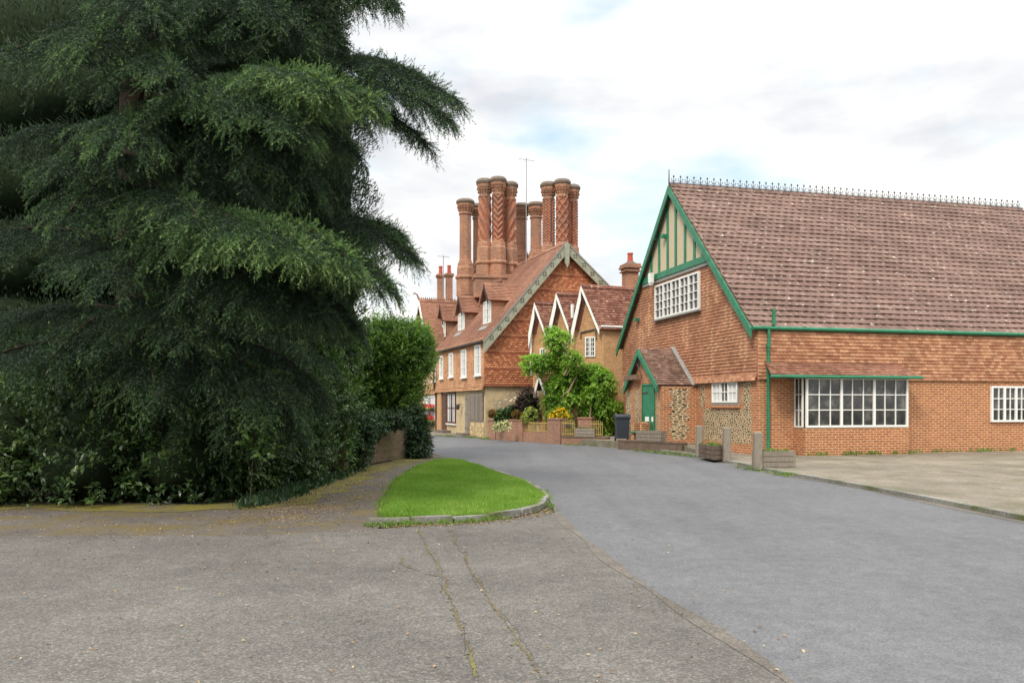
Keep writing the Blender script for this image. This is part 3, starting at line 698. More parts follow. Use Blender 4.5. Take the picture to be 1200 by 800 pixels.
mb.build('lantern_bracket', M['iron'], PB)
d0, d1 = sorted((pq.hit(753.5, 480)[0], pq.hit(768, 480)[0])); zd = pq.hit(760, 449.5)[1]
DR = MB(); npl = 7
for i in range(npl): x = d0+.06+(d1-d0-.12)*i/npl; DR.pbox(pq, x+.004, x+(d1-d0-.12)/npl-.004, TZ+.02, zd-.07, .0, .03)
DR.pbox(pq, d0, d0+.055, TZ, zd, 0, .06); DR.pbox(pq, d1-.055, d1, TZ, zd, 0, .06); DR.pbox(pq, d0, d1, zd-.065, zd, 0, .061)
door = DR.build('door', M['green'], PB)
RHdoor = door
def notice(s0, s1, z0, z1):
    mb = MB(); mb.pbox(pq, s0, s1, z0, z1, .031, .04); o = mb.build('notice', M['white'], RHdoor)
a, b = pq.hit(757, 490)[0], pq.hit(761.5, 490)[0]; z_a, z_b = pq.hit(759, 493.5)[1], pq.hit(759, 488)[1]
notice(min(a, b), max(a, b), z_a, z_b); a, b = pq.hit(764.5, 490)[0], pq.hit(767.5, 490)[0]; notice(min(a, b), max(a, b), z_a, z_b)
for zz_ in (TZ+.35, zd-.35):
    mb = MB(); mb.pbox(pq, d1-.55, d1-.0, zz_-.025, zz_+.025, .03, .045); mb.build('hinge', M['iron'], door)
# gutter, downpipe, flood lamp, lean-to bay roof
mb = MB(); ez = FR[1]-.02; gut = [A3+BKR*t+psd.N*.06+V3(0, 0, -.03) for t in (0, 4, 8, LEN)]; mb.tube(gut, .065, 8); mb.build('gutter', M['green'], RH)
s_p = psd.hit(898.3, 450)[0]; mb = MB(); mb.tube([gut[0]+BKR*(s_p+.25)+V3(0, 0, -.02), psd.pt(s_p+.02, EZ-.35, .12), psd.pt(s_p, EZ-.5, .1), psd.pt(s_p, .1, .1)], .055, 8)
mb.lathe(psd.pt(s_p, EZ-.52, .1), [(0, .07), (.08, .07)], 8); mb.build('downpipe', M['green'], RH)
mb = MB(); mb.tube([gut[0]+BKR*.75+V3(0, 0, .1), gut[0]+BKR*.75+V3(0, 0, .62)], .06, 8); mb.build('vent_pipe', M['green'], RH)
mb = MB(); c = pb.w(765, 326, .08); mb.box(c, pw.U*.13, pw.N*.07, (0, 0, .2)); mb.box(c-V3(0, 0, .24), pw.U*.09, pw.N*.05, (0, 0, .05)); mb.build('flood_lamp', M['white'], RH)
b0 = psd.hit(888, 432)[0]+.0; BZ = 3.08; mb = MB()
a = psd.pt(b0, BZ-.42, .85); b = psd.pt(b0+.25, BZ, .03)
mb.prism([psd.pt(b0, BZ-.46, .8), psd.pt(b0+.25, BZ, .02), psd.pt(b0+5.2, BZ, .02), psd.pt(b0+5.5, BZ-.46, .8)], (0, 0, -.04))
S_ = (psd.pt(b0, BZ, .02)-psd.pt(b0, BZ-.46, .82)); tiles(mb, psd.pt(b0, BZ-.45, .82), psd.U, S_, [(0, 0), (5.5, 0), (5.2, S_.length), (.25, S_.length)], .165, .12, lift=.02, nrm=S_.cross(psd.U) if S_.cross(psd.U).z > 0 else psd.U.cross(S_))
bayr = mb.build('bay_roof', M['roof_b'], RH)
mb = MB(); mb.tube([psd.pt(b0-.05, BZ-.5, .85), psd.pt(b0+5.5, BZ-.5, .85)], .05, 8); mb.build('gutter', M['green'], bayr)
mb = MB(); mb.pbox(psd, b0+1.3, b0+5.2, .0, .95, .0, .6); mb.build('bay_wall', M['brick_r'], RH)
pby = psd.off(.55); window(pby, b0+1.35, b0+5.15, .97, BZ-.5, 9, 3, RH, 0, .07, .07, .03, casements=3)
window(Plane(psd.pt(b0+1.33, 0, 0), (-psd.N.x, -psd.N.y)), -.5, -.04, .97, BZ-.5, 2, 3, RH, 0, .05, .05, .03)
window(psd, 9.0, 10.6, 1.1, 2.35, 6, 3, RH, 0, .07, .07, .03, casements=3)

# terraces, retaining walls
mb = MB(); T = [G(724, 524.8), G(799, 530.2)]; X1 = pw.pt(pw.hit(822, 500)[0], 0); X2 = pw.pt(SL+.5, 0)
mb.prism([V3(p.x, p.y, -.02) for p in (T[0]-V3(.3, -.2, 0), T[1], X1, X2, V3(4.3, 37.6, 0), V3(2.9, 34.0, 0))], (0, 0, TZ)); mb.build('terrace', M['pave'], None, kind='structure')
mb = MB(); q1, q2 = G(799.5, 530.4), X1; r1, r2 = G(846, 540), pw.pt(pw.hit(866, 500)[0], 0)
mb.add([(q1.x, q1.y, TZ-.024), (q2.x, q2.y, TZ-.024), (r2.x, r2.y, .079), (r1.x, r1.y, .079), (q1.x, q1.y, 0), (r1.x, r1.y, 0)], [(0, 1, 2, 3), (0, 3, 5, 4)]); mb.build('ramp', M['pave'], None, kind='structure')
def low_wall(px0, py0, px1, py1, h, t, mat, label, name='retaining_wall', cope=None, jag=True):
    a, b = G(px0, py0), G(px1, py1); pl = Plane(a, (b-a)); L = (b-a).length; mb = MB()
    if pl.U.dot(b-a) < 0: L = -L
    lo_, hi_ = min(0, L), max(0, L)
    mb.pbox(pl, lo_, hi_, -.05, h, -t, 0)
    o = mb.build(name, mat, None, label=label, cat='wall', origin=a)
    if cope:
        mb = MB(); k = int((hi_-lo_)/.5)+1
        for i in range(k): w_ = (hi_-lo_)/k; mb.pbox(pl, lo_+i*w_+.006, lo_+(i+1)*w_-.006, h, h+.05, -t-.02, .02)
        mb.build('coping', cope, o)
    return o, pl, lo_, hi_
low_wall(724, 526.4, 799, 530.9, TZ+.03, .3, M['sleeper'], 'low dark timber and brick retaining wall in front of the green door', cope=M['sleeper'])
b_, plb, lo_, hi_ = low_wall(658, 520.8, 712, 522.2, .30, .3, M['brick_w'], 'low brick retaining wall under the cottage railings with a pale planter on top', cope=M['sleeper'])

# garden wall with piers and lattice panels
ga, gb = G(573, 514.8), G(658, 520.3); gp = Plane(ga, (gb-ga)); 
def gs(px): return gp.hit(px, 500)[0]
mb = MB(); mb.prism([V3(p.x, p.y, -.02) for p in (G(658, 520.6), G(712, 522), V3(3.75, 35.5, 0), V3(3.9, 38, 0), V3(.5, 39.9, 0), V3(-1, 40.0, 0), ga-gp.N*.24, gp.pt(gs(657), 0, -.24))], (0, 0, .26)); mb.build('front_garden', M['earth'], None, kind='structure')
GW = empty('garden_wall', ga, 'pinkish brick garden wall with square piers and ochre lattice panels before the cottage', 'wall')
mb = MB()
def gx(p0, p1): a, b = sorted((gs(p0), gs(p1))); return a, b
x0, x1 = gx(573, 657); mb.pbox(gp, x0, x1, -.05, .47, -.23, 0); mb.build('dwarf_wall', M['brick_w'], GW)
for p0, p1, zt in ((573, 581, .93), (598, 606.5, .95), (607, 613, .95), (643, 657.5, 1.05)):
    mb = MB(); x0, x1 = gx(p0, p1); mb.pbox(gp, x0, x1, -.04, zt, -.28, .05); mb.pbox(gp, x0-.03, x1+.03, zt, zt+.06, -.31, .08); mb.build('pier', M['brick_w'], GW)
for p0, p1 in ((581.4, 597.6), (613.4, 642.6)):
    mb = MB(); x0, x1 = gx(p0, p1); mb.pbox(gp, x0, x1, .50, .54, -.14, -.09); mb.pbox(gp, x0, x1, .86, .90, -.14, -.09); k = int((x1-x0)/.10)
    for i in range(k+1): x = x0+(x1-x0)*i/k; mb.pbox(gp, x-.02, x+.02, .48, .91, -.125, -.105)
    mb.build('lattice_panel', M['ochre'], GW)
# gate, railing, second pier on the retaining wall line
rp = plb.off(-.1)
def rs(px): return rp.hit(px, 500)[0]
def bars(name, p0, p1, z0, z1, mat, label, cat, nb, sign=False):
    a, b = sorted((rs(p0), rs(p1))); E = empty(name, rp.pt(a, z0), label, cat)
    for i in range(nb+1):
        x = a+(b-a)*i/nb; mb = MB(); mb.tube([rp.pt(x, z0, 0), rp.pt(x, z1+.05*math.sin(math.pi*i/nb), 0)], .017, 6); mb.build('bar', mat, E)
    for z in (z0+.1, z1-.1): mb = MB(); mb.pbox(rp, a, b, z-.018, z+.018, -.012, .012); mb.build('rail', mat, E)
    return E
GT = bars('garden_gate', 658.7, 673, .36, 1.02, M['ochre'], 'small yellowish barred garden gate beside the yellow flowers', 'gate', 7)
mb = MB(); a, b = sorted((rs(663), rs(669))); mb.pbox(rp, a, b, .72, .86, .02, .035); mb.build('name_plate', M['iron'], GT)
bars('railing', 693, 706, .36, 1.0, M['ochre'], 'short ochre railing right of the brick pier behind the pale planter', 'railing', 6)
mb = MB(); a, b = sorted((rs(676), rs(692))); mb.pbox(rp, a, b, .2, 1.1, -.45, -.1); pr = mb.build('brick_pier', M['brick_w'], None, label='square brick pier behind the pale planter, between gate and railing', cat='pier', origin=rp.pt(a, 0))
mb = MB(); mb.pbox(rp, a-.03, b+.03, 1.1, 1.16, -.48, -.07); mb.build('coping', M['brick_w'], pr)

# planters
def planter(o, U, V, L, Wd, H, label, mat, plants=None, rows=3):
    o = Vector(o); U = Vector(U).normalized(); V = Vector(V).normalized(); E = empty('wooden_planter', o, label, 'planter', 'timber planter boxes along the kerb')
    for k in range(rows):
        z0, z1 = H*k/rows+.007, H*(k+1)/rows-.007
        for a, b, c in ((o, U*L, V*.05), (o+V*(Wd-.05), U*L, V*.05), (o+V*.052, V*(Wd-.104), U*.05), (o+V*.052+U*(L-.05), V*(Wd-.104), U*.05)):
            mb = MB(); mb.prism([a+V3(0, 0, z0), a+b+V3(0, 0, z0), a+b+c+V3(0, 0, z0), a+c+V3(0, 0, z0)], (0, 0, z1-z0)); mb.build('board', mat, E)
    for sx in (0, L/2):
        mb = MB(); a = o+U*(sx+.001 if sx else -.012)-V*.012; mb.prism([a, a+U*.025, a+U*.025+V*.014, a+V*.014], (0, 0, H+.002)); mb.build('batten', mat, E)
    mb = MB(); a = o+U*.05+V*.05+V3(0, 0, H-.05); mb.face([a, a+U*(L-.1), a+U*(L-.1)+V*(Wd-.1), a+V*(Wd-.1)]); mb.build('soil', M['earth'], E)
    if plants:
        n = 26; pts = [o+U*random.uniform(.08, L-.08)+V*random.uniform(.08, Wd-.08)+V3(0, 0, H-.05) for _ in range(n)]
        A = np.repeat(np.array([tuple(p) for p in pts]), 16, axis=0); m = len(A); d = rdir(m)*.7+np.array([0, 0, .8])
        leaves('seedlings', A, d, rdir(m), rng.uniform(.05, .14, m), np.full(m, .02), rng.uniform(0, 1, m), M['weed'], E)
    return E
up = V3(0, 0, 1)
c = G(836, 539, .08); planter(c, G(818.5, 535.2, .08)-c, G(849, 538.2, .08)-c, (G(818.5, 535.2, .08)-c).length, .62, .42, 'dark timber planter with green seedlings between the two leftmost kerb posts', M['sleeper'], True)
c = G(888.5, 547.5, .08); planter(c, (1, .08, 0), (-.08, 1, 0), 1.0, .45, .42, 'grey timber planter beside the nearest kerb post on the right', M['wood'], True)
c = plb.pt(plb.hit(673.5, 512)[0], .353, -.02); c2 = plb.pt(plb.hit(696.5, 512)[0], .353, -.02); planter(c, c2-c, -plb.N, (c2-c).length, .3, .36, 'pale timber planter on the low wall below the cottage garden', M['wood'], True)
ta, tb = G(724, 526.4), G(799, 530.9); tp = Plane(ta, tb-ta)
c = tp.pt(tp.hit(745, 517)[0], TZ+.083, -.03); c2 = tp.pt(tp.hit(774, 518)[0], TZ+.083, -.03); planter(c, c2-c, -tp.N, (c2-c).length, .3, .38, 'pale grey timber planter on the dark low wall before the green door', M['wood'], False)
# posts
for (bx, by, ty, wpx, lb) in ((819.5, 532, 498.5, 7.5, 'weathered grey oak kerb post just left of the dark planter'), (851.5, 538.5, 500.5, 8.5, 'weathered grey oak kerb post right of the dark planter below the small window'), (888, 547.5, 506, 9.5, 'weathered grey oak kerb post at the near corner of the gabled house')):
    o = G(bx, by, .08); hh = (by-ty)/F*o.y; q = wpx/F*o.y/2; mb = MB(); k = 10
    vs = []
    for j, (z, s_) in enumerate(((-.05, 1.04), (hh*.3, 1.0), (hh*.7, .97), (hh*.97, .96), (hh, .8))):
        for x, y in ((-1, -.75), (-.75, -1), (.75, -1), (1, -.75), (1, .75), (.75, 1), (-.75, 1), (-1, .75)):
            vs.append(o+V3(x*q*s_+.004*math.sin(j*3+bx), y*q*s_, z))
    mb.add(vs, [(j*8+i, j*8+(i+1) % 8, (j+1)*8+(i+1) % 8, (j+1)*8+i) for j in range(4) for i in range(8)]+[tuple(range(32, 40))], .5)
    mb.build('oak_post', M['wood'], None, label=lb, cat='post', group='oak posts along the kerb', origin=o)
# wheelie bin
o = V3(*(P(729, 515.2, 32.0))); E = empty('wheelie_bin', V3(o.x, o.y, TZ-.02), 'dark grey wheelie bin standing beside the brick seat near the climber', 'bin')
mb = MB(); vs = []
for z, a in ((.1, .22), (.95, .27)):
    for x, y in ((-1, -1), (1, -1), (1, 1), (-1, 1)): vs.append((o.x+x*a, o.y+y*a*1.15, TZ-.02+z))
mb.add(vs, [(0, 1, 5, 4), (1, 2, 6, 5), (2, 3, 7, 6), (3, 0, 4, 7), (0, 3, 2, 1), (4, 5, 6, 7)]); mb.box((o.x, o.y, TZ+.9), (.3, 0, 0), (0, .34, 0), (0, 0, .025)); mb.build('body', M['bin'], E)
mb = MB(); b = V3(o.x, o.y, TZ+.94)
mb.prism([b+V3(-.3, -.36, 0), b+V3(-.3, .38, 0), b+V3(-.3, .3, .1), b+V3(-.3, -.25, .08)], (.6, 0, 0)); mb.build('lid', M['bin'], E)
mb = MB(); mb.tube([b+V3(-.26, .42, -.02), b+V3(.26, .42, -.02)], .018, 6); mb.build('handle', M['bin'], E)
for s in (-1, 1): mb = MB(); q = V3(o.x+s*.24, o.y+.2, TZ+.08); mb.tube([q-V3(.03, 0, 0), q+V3(.03, 0, 0)], .1, 14); mb.build('wheel', M['bin'], E)
# brick seat
sp0 = tp.hit(731, 512)[0]; sp1 = tp.hit(743.5, 512)[0]; s0, s1 = sorted((sp0, sp1)); E = empty('brick_bench', tp.pt(s0, TZ, -.5), 'brick bench with a narrow green board beside the grey bin', 'bench')
for q0, q1 in ((s0, s0+.14), (s1-.1, s1+.0)):
    mb = MB(); mb.pbox(tp, q0, q1, TZ-.03, TZ+.72, -.95, -.4); mb.build('brick_end', M['brick_r'], E)
mb = MB(); mb.pbox(tp, s0, s1, TZ+.5, TZ+.75, -1.05, -.955); mb.build('back', M['brick_r'], E)
mb = MB(); mb.pbox(tp, s0+.03, s1+.04, TZ+.36, TZ+.41, -.94, -.32); mb.build('seat', M['green'], E)

# ================================================================== triple gabled cottage
tg = Plane((4.32, 38.2), (-.855, .517)); tb_ = tg.off(.28); VR = Vector((.93, .37, 0)).normalized()
TG = empty('brick_cottage', tg.pt(0, 0), 'orange brick cottage with three small white edged gables under a green climber', 'house', 'brick houses along the street')
gab = [((669.5, 387), (681, 334), (702.5, 386)), ((641.5, 391), (652, 343), (666.5, 383)), ((619.5, 390), (626.5, 354), (639.5, 389))]
LT = (4.2, 3.6, 3.0); wp = []
for k, (l, a, r) in enumerate(gab):
    l_, a_, r_ = tb_.hit(*l), tb_.hit(*a), tb_.hit(*r)
    zz0 = (l_[1]+r_[1])/2 if k else r_[1]
    if k == 0: zz0 = (l_[1]+r_[1])/2
    for F_, nm in ((r_, 'r'), (l_, 'l')):
        roof_side(TG, tb_.pt(*F_), tb_.pt(*a_), VR, LT[k], .18, .13, M['roof_t'])
        mb = MB(); rake(mb, tb_, F_, a_, .17 if nm == 'l' else .10, .04, 0, .01); mb.build('bargeboard', M['white'], TG)
    mb = MB(); c = tb_.pt(*a_)
    for i in range(int(LT[k]/.4)): mb.prism([c+VR*.4*i+tg.U*-.13-V3(0, 0, .09), c+VR*.4*i+V3(0, 0, .06), c+VR*.4*i+tg.U*.13-V3(0, 0, .09)], VR*.385)
    mb.build('ridge', M['roof_t'], TG)
    a, b, c = r_[0], a_[0], l_[0]
    wp += [(max(a-.0, 0) if k == 0 else a, r_[1]-.02), (b, a_[1]-.2), (c, l_[1]-.02)]
wp[0] = (0.0, tg.hit(707, 384)[1]); print('TG', wp)
mb = MB(); pts = [tg.pt(0, -.1)]+[tg.pt(*p) for p in wp]+[tg.pt(wp[-1][0]-.08, wp[-1][1]), tg.pt(wp[-1][0]-.08, -.1)]
mb.prism(pts, VR*3.0); mb.prism([tg.pt(0, -.1)+VR*3.0, tg.pt(wp[2][0], -.1)+VR*3, tg.pt(wp[2][0], wp[2][1])+VR*3, tg.pt(wp[1][0], wp[1][1])+VR*3, tg.pt(0, wp[0][1])+VR*3], VR*1.25)
mb.build('wall', M['brick_t'], TG)
mb = MB(); zt = tg.hit(705, 382.5)[1]; mb.tube([tb_.pt(tb_.hit(703, 386)[0], zt-.02)+V3(.05, -.06, 0), tb_.pt(tb_.hit(703, 386)[0], zt-.02)+VR*4.2+V3(.05, -.06, 0)], .05, 8); mb.build('gutter', M['white'], TG)
def pxw(pl, x0, x1, y0, y1, cols, rows, par, xm=None, **k):
    xm = xm or (x0+x1)/2; ym = (y0+y1)/2; a, b = sorted((pl.hit(x0, ym)[0], pl.hit(x1, ym)[0])); return window(pl, a, b, pl.hit(xm, y1)[1], pl.hit(xm, y0)[1], cols, rows, par, **k)
pxw(tg, 686, 698, 394.5, 418, 4, 4, TG, n0=-.0, depth=.05, fw=.06, bar=.03, casements=2)
pxw(tg, 633, 640, 408, 433, 2, 4, TG, n0=0, depth=.05, fw=.06, bar=.03); pxw(tg, 657, 665, 405, 428, 2, 4, TG, n0=0, depth=.05, fw=.06, bar=.03)
pxw(tg, 688, 698, 468, 498, 2, 3, TG, n0=0, depth=.05, fw=.06, bar=.03)
mb = MB(); h_ = [tg.w(681, 396, .04), tg.w(681, 389.5, .04), tg.w(698, 385.5, .04), tg.w(701.5, 398, .04)]
for a, b in ((0, 1), (1, 2)): mb.tube([h_[a], h_[b]], .04, 5)
mb.tube([tg.w(698, 385.5, .04), tg.w(699, 397, .04)], .04, 5); mb.build('hood_mould', M['stone_c'], TG)
mb = MB(); mb.tube([tg.w(623.5, 384, .1), tg.w(623.5, 440, .1)], .06, 8); mb.build('downpipe', M['white'], TG)
mb = MB(); c = tb_.w(667.5, 362, -.3); mb.tube([c-V3(0, 0, .4), c+V3(0, 0, .25)], .09, 10); mb.build('vent_pipe', M['white'], TG)
# its small porch
tp2 = tg.off(1.3); f0, f1, f2 = tp2.hit(626, 461), tp2.hit(631.5, 437), tp2.hit(639, 455); zf2 = (f0[1]+f2[1])/2
CP = empty('porch', tp2.pt(f0[0], .2), None, None); CP.parent = TG; CP.location = Vector(CP.location)-wloc(TG)
for F_ in ((f2[0], zf2), (f0[0], zf2)):
    roof_side(CP, tp2.pt(*F_), tp2.pt(*f1), -tg.N, 1.25, .17, .12, M['roof_t'])
    mb = MB(); rake(mb, tp2, F_, f1, .11, .04, 0, .01); mb.build('bargeboard', M['white'], CP)
for x in (634.5,):
    mb = MB(); s = tp2.hit(x, 470)[0]; mb.pbox(tp2, s-.17, s+.17, 0, zf2, -.4, -.06); mb.build('pier', M['brick_t'], CP)
mb = MB(); a_ = tp2.pt(f0[0]-.15, .1, -.1); mb.tube([a_, a_+V3(0, 0, zf2-.1)], .06, 6); mb.build('post', M['white'], CP)
# chimney
def brick_stack(par, c, wd, dp, z0, z1, U, mat, cap=None, steps=((.12, .06), (.1, .1), (.1, .05))):
    U = Vector(U).normalized(); W_ = Vector((-U.y, U.x, 0)); mb = MB(); c = Vector((c[0], c[1], 0)); zc = z1-sum(s[0] for s in steps)
    mb.box(c+V3(0, 0, (z0+zc)/2), U*wd/2, W_*dp/2, (0, 0, (zc-z0)/2)); z = zc
    for h, e in steps: mb.box(c+V3(0, 0, z+h/2), U*(wd/2+e), W_*(dp/2+e), (0, 0, h/2-.001)); z += h
    return mb.build('chimney', mat, par), z
def pot(par, c, z, h, r=.13):
    mb = MB(); mb.lathe((c[0], c[1], z), [(-.05, r*1.1), (h*.1, r), (h*.85, r*.85), (h*.87, r*1.08), (h, r*1.0), (h, r*.7), (h*.8, r*.7)], 16, cap=False, sm=False); return mb.build('chimney_pot', M['pot'], par)
Yc = 41.0; c = P(738.5, 330, Yc); zt = P(738, 310, Yc).z; ch, z = brick_stack(TG, c, .62, .7, P(738, 350, Yc).z, zt, (1, .25, 0), M['brick_c'], steps=((.06, .1), (.12, .04), (.1, .13), (.12, .09)))
mb = MB(); mb.lathe((c.x, c.y, z), [(0, .4), (.14, .2)], 4, math.pi/4+.25); mb.build('cap', M['stone_c'], ch); pot(ch, c, z+.1, P(738, 296.5, Yc).z-z-.1, .15)

# ================================================================== long house with the great chimneys
bs = Plane((-1.32, 40.5), (-.335, .942)); bg_ = Plane((-1.32, 40.5), (.942, .335)); VB = Vector((-.335, .942, 0)).normalized(); VX = Vector((.942, .335, 0)).normalized()
bgb = bg_.off(.38)
fL = bgb.hit(566.5, 399.5); apx = bgb.hit(663.5, 283.5); fR = bgb.hit(752, 374); print('BH', fL, apx, fR)
BH = empty('tile_hung_house', bs.pt(0, 0), 'long tile hung house with carved grey bargeboards and clusters of tall ornate chimneys', 'house', 'brick houses along the street')
sE = bs.hit(512.5, 460)[0]; ZJ = bs.hit(569, 452.5)[1]; LB = sE+.38; print('sE', sE, 'ZJ', ZJ)
A4, B4, C4 = bgb.pt(*fL), bgb.pt(*apx), bgb.pt(*fR)
zb = lambda s: zs(s, fL, fR, apx)-.14
WW = fR[0]-.3
mb = MB(); mb.prism([bg_.pt(.0, -.1), bg_.pt(WW, -.1), bg_.pt(WW, zb(WW)), bg_.pt(apx[0], zb(apx[0])), bg_.pt(0.0, zb(.0))], VB*sE); mb.build('wall', M['render'], BH)
mb = MB(); n_ = 0
# gable tile hanging with zigzag bands
def rfg(u, v, r):
    k = r % 7
    if k == 0: return random.uniform(.0, .15)
    if k == 1: return random.uniform(.75, .95)
    ph = (u/.17+(.9*(k-2) if (r//7) % 2 else -.9*(k-2))) % 2.6
    return (.92 if ph < 1.1 else .32)+random.uniform(-.14, .08)
jet = .12
tiles(mb, bg_.pt(0, 0, jet), bg_.U, (0, 0, 1), [(-.12, ZJ), (WW, ZJ), (WW, zb(WW)), (apx[0], zb(apx[0])), (-.12, zb(0)-.02)], .17, .115, lift=.03, rf=rfg, nrm=bg_.N, scal=True)
mb.prism([bg_.pt(-.1, ZJ+.03, .003), bg_.pt(WW, ZJ+.03, .003), bg_.pt(WW, zb(WW), .003), bg_.pt(apx[0], zb(apx[0]), .003), bg_.pt(-.1, zb(0), .003)], bg_.N*(jet-.004), .3)
mb.build('tile_hanging', M['hang_g'], BH)
mb = MB(); zt = zb(0)+.05
mb.pbox(bs, -.1, sE, ZJ+.03, zt, .003, jet-.002, .3)
tiles(mb, bs.pt(0, 0, jet), bs.U, (0, 0, 1), [(-.1, ZJ-.02), (sE, ZJ-.04), (sE, zt), (-.1, zt)], .17, .11, lift=.022, rf=lambda u, v, r: random.uniform(.15, .9), nrm=bs.N)
for i in range(2): tiles(mb, bs.pt(0, ZJ-.07*(i+1), jet+.03*(i+1)), bs.U, (0, 0, 1), [(-.1, 0), (sE, -.03), (sE, .1), (-.1, .11)], .17, .112, lift=.025, nrm=bs.N)
mb.build('tile_hanging', M['hang_s'], BH)
rfb = lambda u, v, r: .25+.5*random.random()+.15*math.sin(u*1.3)
Lr = LB+.2
roof_side(BH, A4, B4, VB, Lr, .17, .12, M['roof_b'], rf=rfb); roof_side(BH, C4, B4, VB, Lr, .17, .12, M['roof_b'], rf=rfb)
mb = MB()
for i in range(int(Lr/.42)): c = B4+VB*.42*i; mb.prism([c-VX*.16-V3(0, 0, .12), c-VX*.06+V3(0, 0, .05), c+VX*.06+V3(0, 0, .05), c+VX*.16-V3(0, 0, .12)], VB*.41)
mb.build('ridge', M['roof_b'], BH)
for F_ in (fL, fR):
    mb = MB(); rake(mb, bgb, F_, apx, .40, .06, 0, .02); bb = mb.build('bargeboard', M['sage'], BH)
    mb = MB(); rake(mb, bgb, F_, apx, .07, .03, .061, -.02); mb.build('edge_moulding', M['lead'], bb)
    mb = MB(); a = bgb.pt(*F_, .062)-V3(0, 0, .28); b = bgb.pt(*apx, .062)-V3(0, 0, .28); L = (b-a).length; k = int(L/.62)
    for i in range(1, k):
        c = a+(b-a)*i/k; d = (b-a).normalized(); q = d.cross(bgb.N).normalized()
        for dx, dy in ((0, .09), (.09, 0), (-.09, 0), (0, -.09)): cc = c+d*dx+q*dy; mb.box(cc, d*.035, q*.035, bgb.N*.02)
    mb.build('carving', M['sage_d'], bb)
mb = MB(); mb.prism([bgb.pt(apx[0]-.13, apx[1]-.1, .07), bgb.pt(apx[0]+.13, apx[1]-.1, .07), bgb.pt(apx[0]+.11, apx[1]-1.1, .07), bgb.pt(apx[0], apx[1]-1.35, .07), bgb.pt(apx[0]-.11, apx[1]-1.1, .07)], bgb.N*.09); mb.build('pendant', M['sage'], BH)
# lower storey: gable stonework, street facade
mb = MB(); mb.prism([bg_.pt(.6, .1, .001), bg_.pt(3.1, .1, .001), bg_.pt(3.3, 2.5, .001), bg_.pt(2.1, 2.52, .001), bg_.pt(1.3, 2.4, .001), bg_.pt(1.1, 2.0, .001), bg_.pt(.45, 1.9, .001), bg_.pt(.4, 1.5, .001), bg_.pt(.8, 1.2, .001)], bg_.N*.012, .5); mb.build('stonework', M['stonewall'], BH)
for (x0, x1, y0, y1) in ((557.6, 564.5, 404, 439.5), (541.6, 547.6, 409.5, 442), (527.3, 532, 413.5, 441.5), (516, 520, 417, 443.5)):
    pxw(bs.off(jet), x0, x1, y0, y1, 2, 3, BH, n0=.02, depth=.06, fw=.09, bar=.035, sill=M['white'], curtain=True)
pxw(bs, 524.5, 534.5, 459.5, 496, 4, 2, BH, n0=.0, depth=.06, fw=.11, bar=.05, mat=M['redwin'], curtain=True, sill=M['white'])
mb = MB(); a, b = sorted((bs.hit(519, 480)[0], bs.hit(523.5, 480)[0])); mb.pbox(bs, a, b, .1, 2.35, .0, .05); dro = mb.build('door', M['redwin'], BH)
mb = MB(); q_ = dro; mb.tube([bs.pt(a+.12, 1.1, .06), bs.pt(a+.12, 1.1, .1)], .03, 8); mb.build('handle', M['lead'], dro)
mb = MB(); a, b = sorted((bs.hit(514.5, 480)[0], bs.hit(518.8, 480)[0])); mb.pbox(bs, a, b, .0, 2.5, .0, .12); mb.build('pilaster', M['brick_t'], BH)
# weathered slatted screen and door
a, b = sorted((bs.hit(551.5, 480)[0], bs.hit(567, 480)[0])); z0, z1 = bs.hit(559, 492)[1], bs.hit(559, 463)[1]; mb = MB(); k = 12
mb.pbox(bs, a, b, z0, z1, .0, .02); sh0 = mb.build('dark_backing', M['dark'], BH); mb = MB()  # dark board puts the shade of the slat gaps into its colour
for i in range(k): x = a+(b-a)*i/k; mb.pbox(bs, x+.035, x+(b-a)/k-.035, z0, z1, .021, .12)
mb.pbox(bs, a, b, z1, z1+.12, 0, .09); mb.pbox(bs, a, b, z0-.1, z0, 0, .09); mb.build('shutter', M['wood'], BH)
a, b = sorted((bs.hit(546, 480)[0], bs.hit(551, 480)[0])); mb = MB()
for i in range(4): x = a+(b-a)*i/4; mb.pbox(bs, x+.01, x+(b-a)/4-.01, .12, z1, 0, .05)
for z in (.4, 1.2, 2.0): mb.pbox(bs, a, b, z, z+.12, .051, .07)
mb.build('door', M['wood'], BH)
mb = MB(); a, b = sorted((bs.hit(552, 480)[0], bs.hit(568.5, 480)[0])); mb.pbox(bs, a, b, -.05, z0-.11, .0, .08); mb.build('plinth', M['rubble'], BH)
mb = MB(); c = bs.w(541.5, 476, .25); mb.tube([c-bs.N*.25+V3(0, 0, .1), c+V3(0, 0, .12)], .02, 6); mb.lathe(c-V3(0, 0, .18), [(0, .05), (.04, .1), (.24, .12), (.3, .03)], 6); mb.build('wall_lamp', M['iron'], BH)
mb = MB(); c = bs.hit(512.7, 440)[0]; mb.tube([bs.pt(c, zt, .22), bs.pt(c, ZJ+.1, .22), bs.pt(c, ZJ-.2, .1), bs.pt(c, .1, .1)], .05, 8); mb.build('downpipe', M['iron'], BH)
mb = MB(); mb.tube([A4-VX*.07+VB*.1, A4-VX*.07+VB*Lr], .06, 8); mb.build('gutter', M['iron'], BH)
for x0, x1, h in ((519, 528, .16), (545, 552, .12)):
    a, b = sorted((bs.hit(x0, 500)[0], bs.hit(x1, 500)[0])); mb = MB(); mb.pbox(bs, a-.1, b+.1, -.02, h+.06, 0.01, .5); mb.build('doorstep', M['stone_c'], BH)

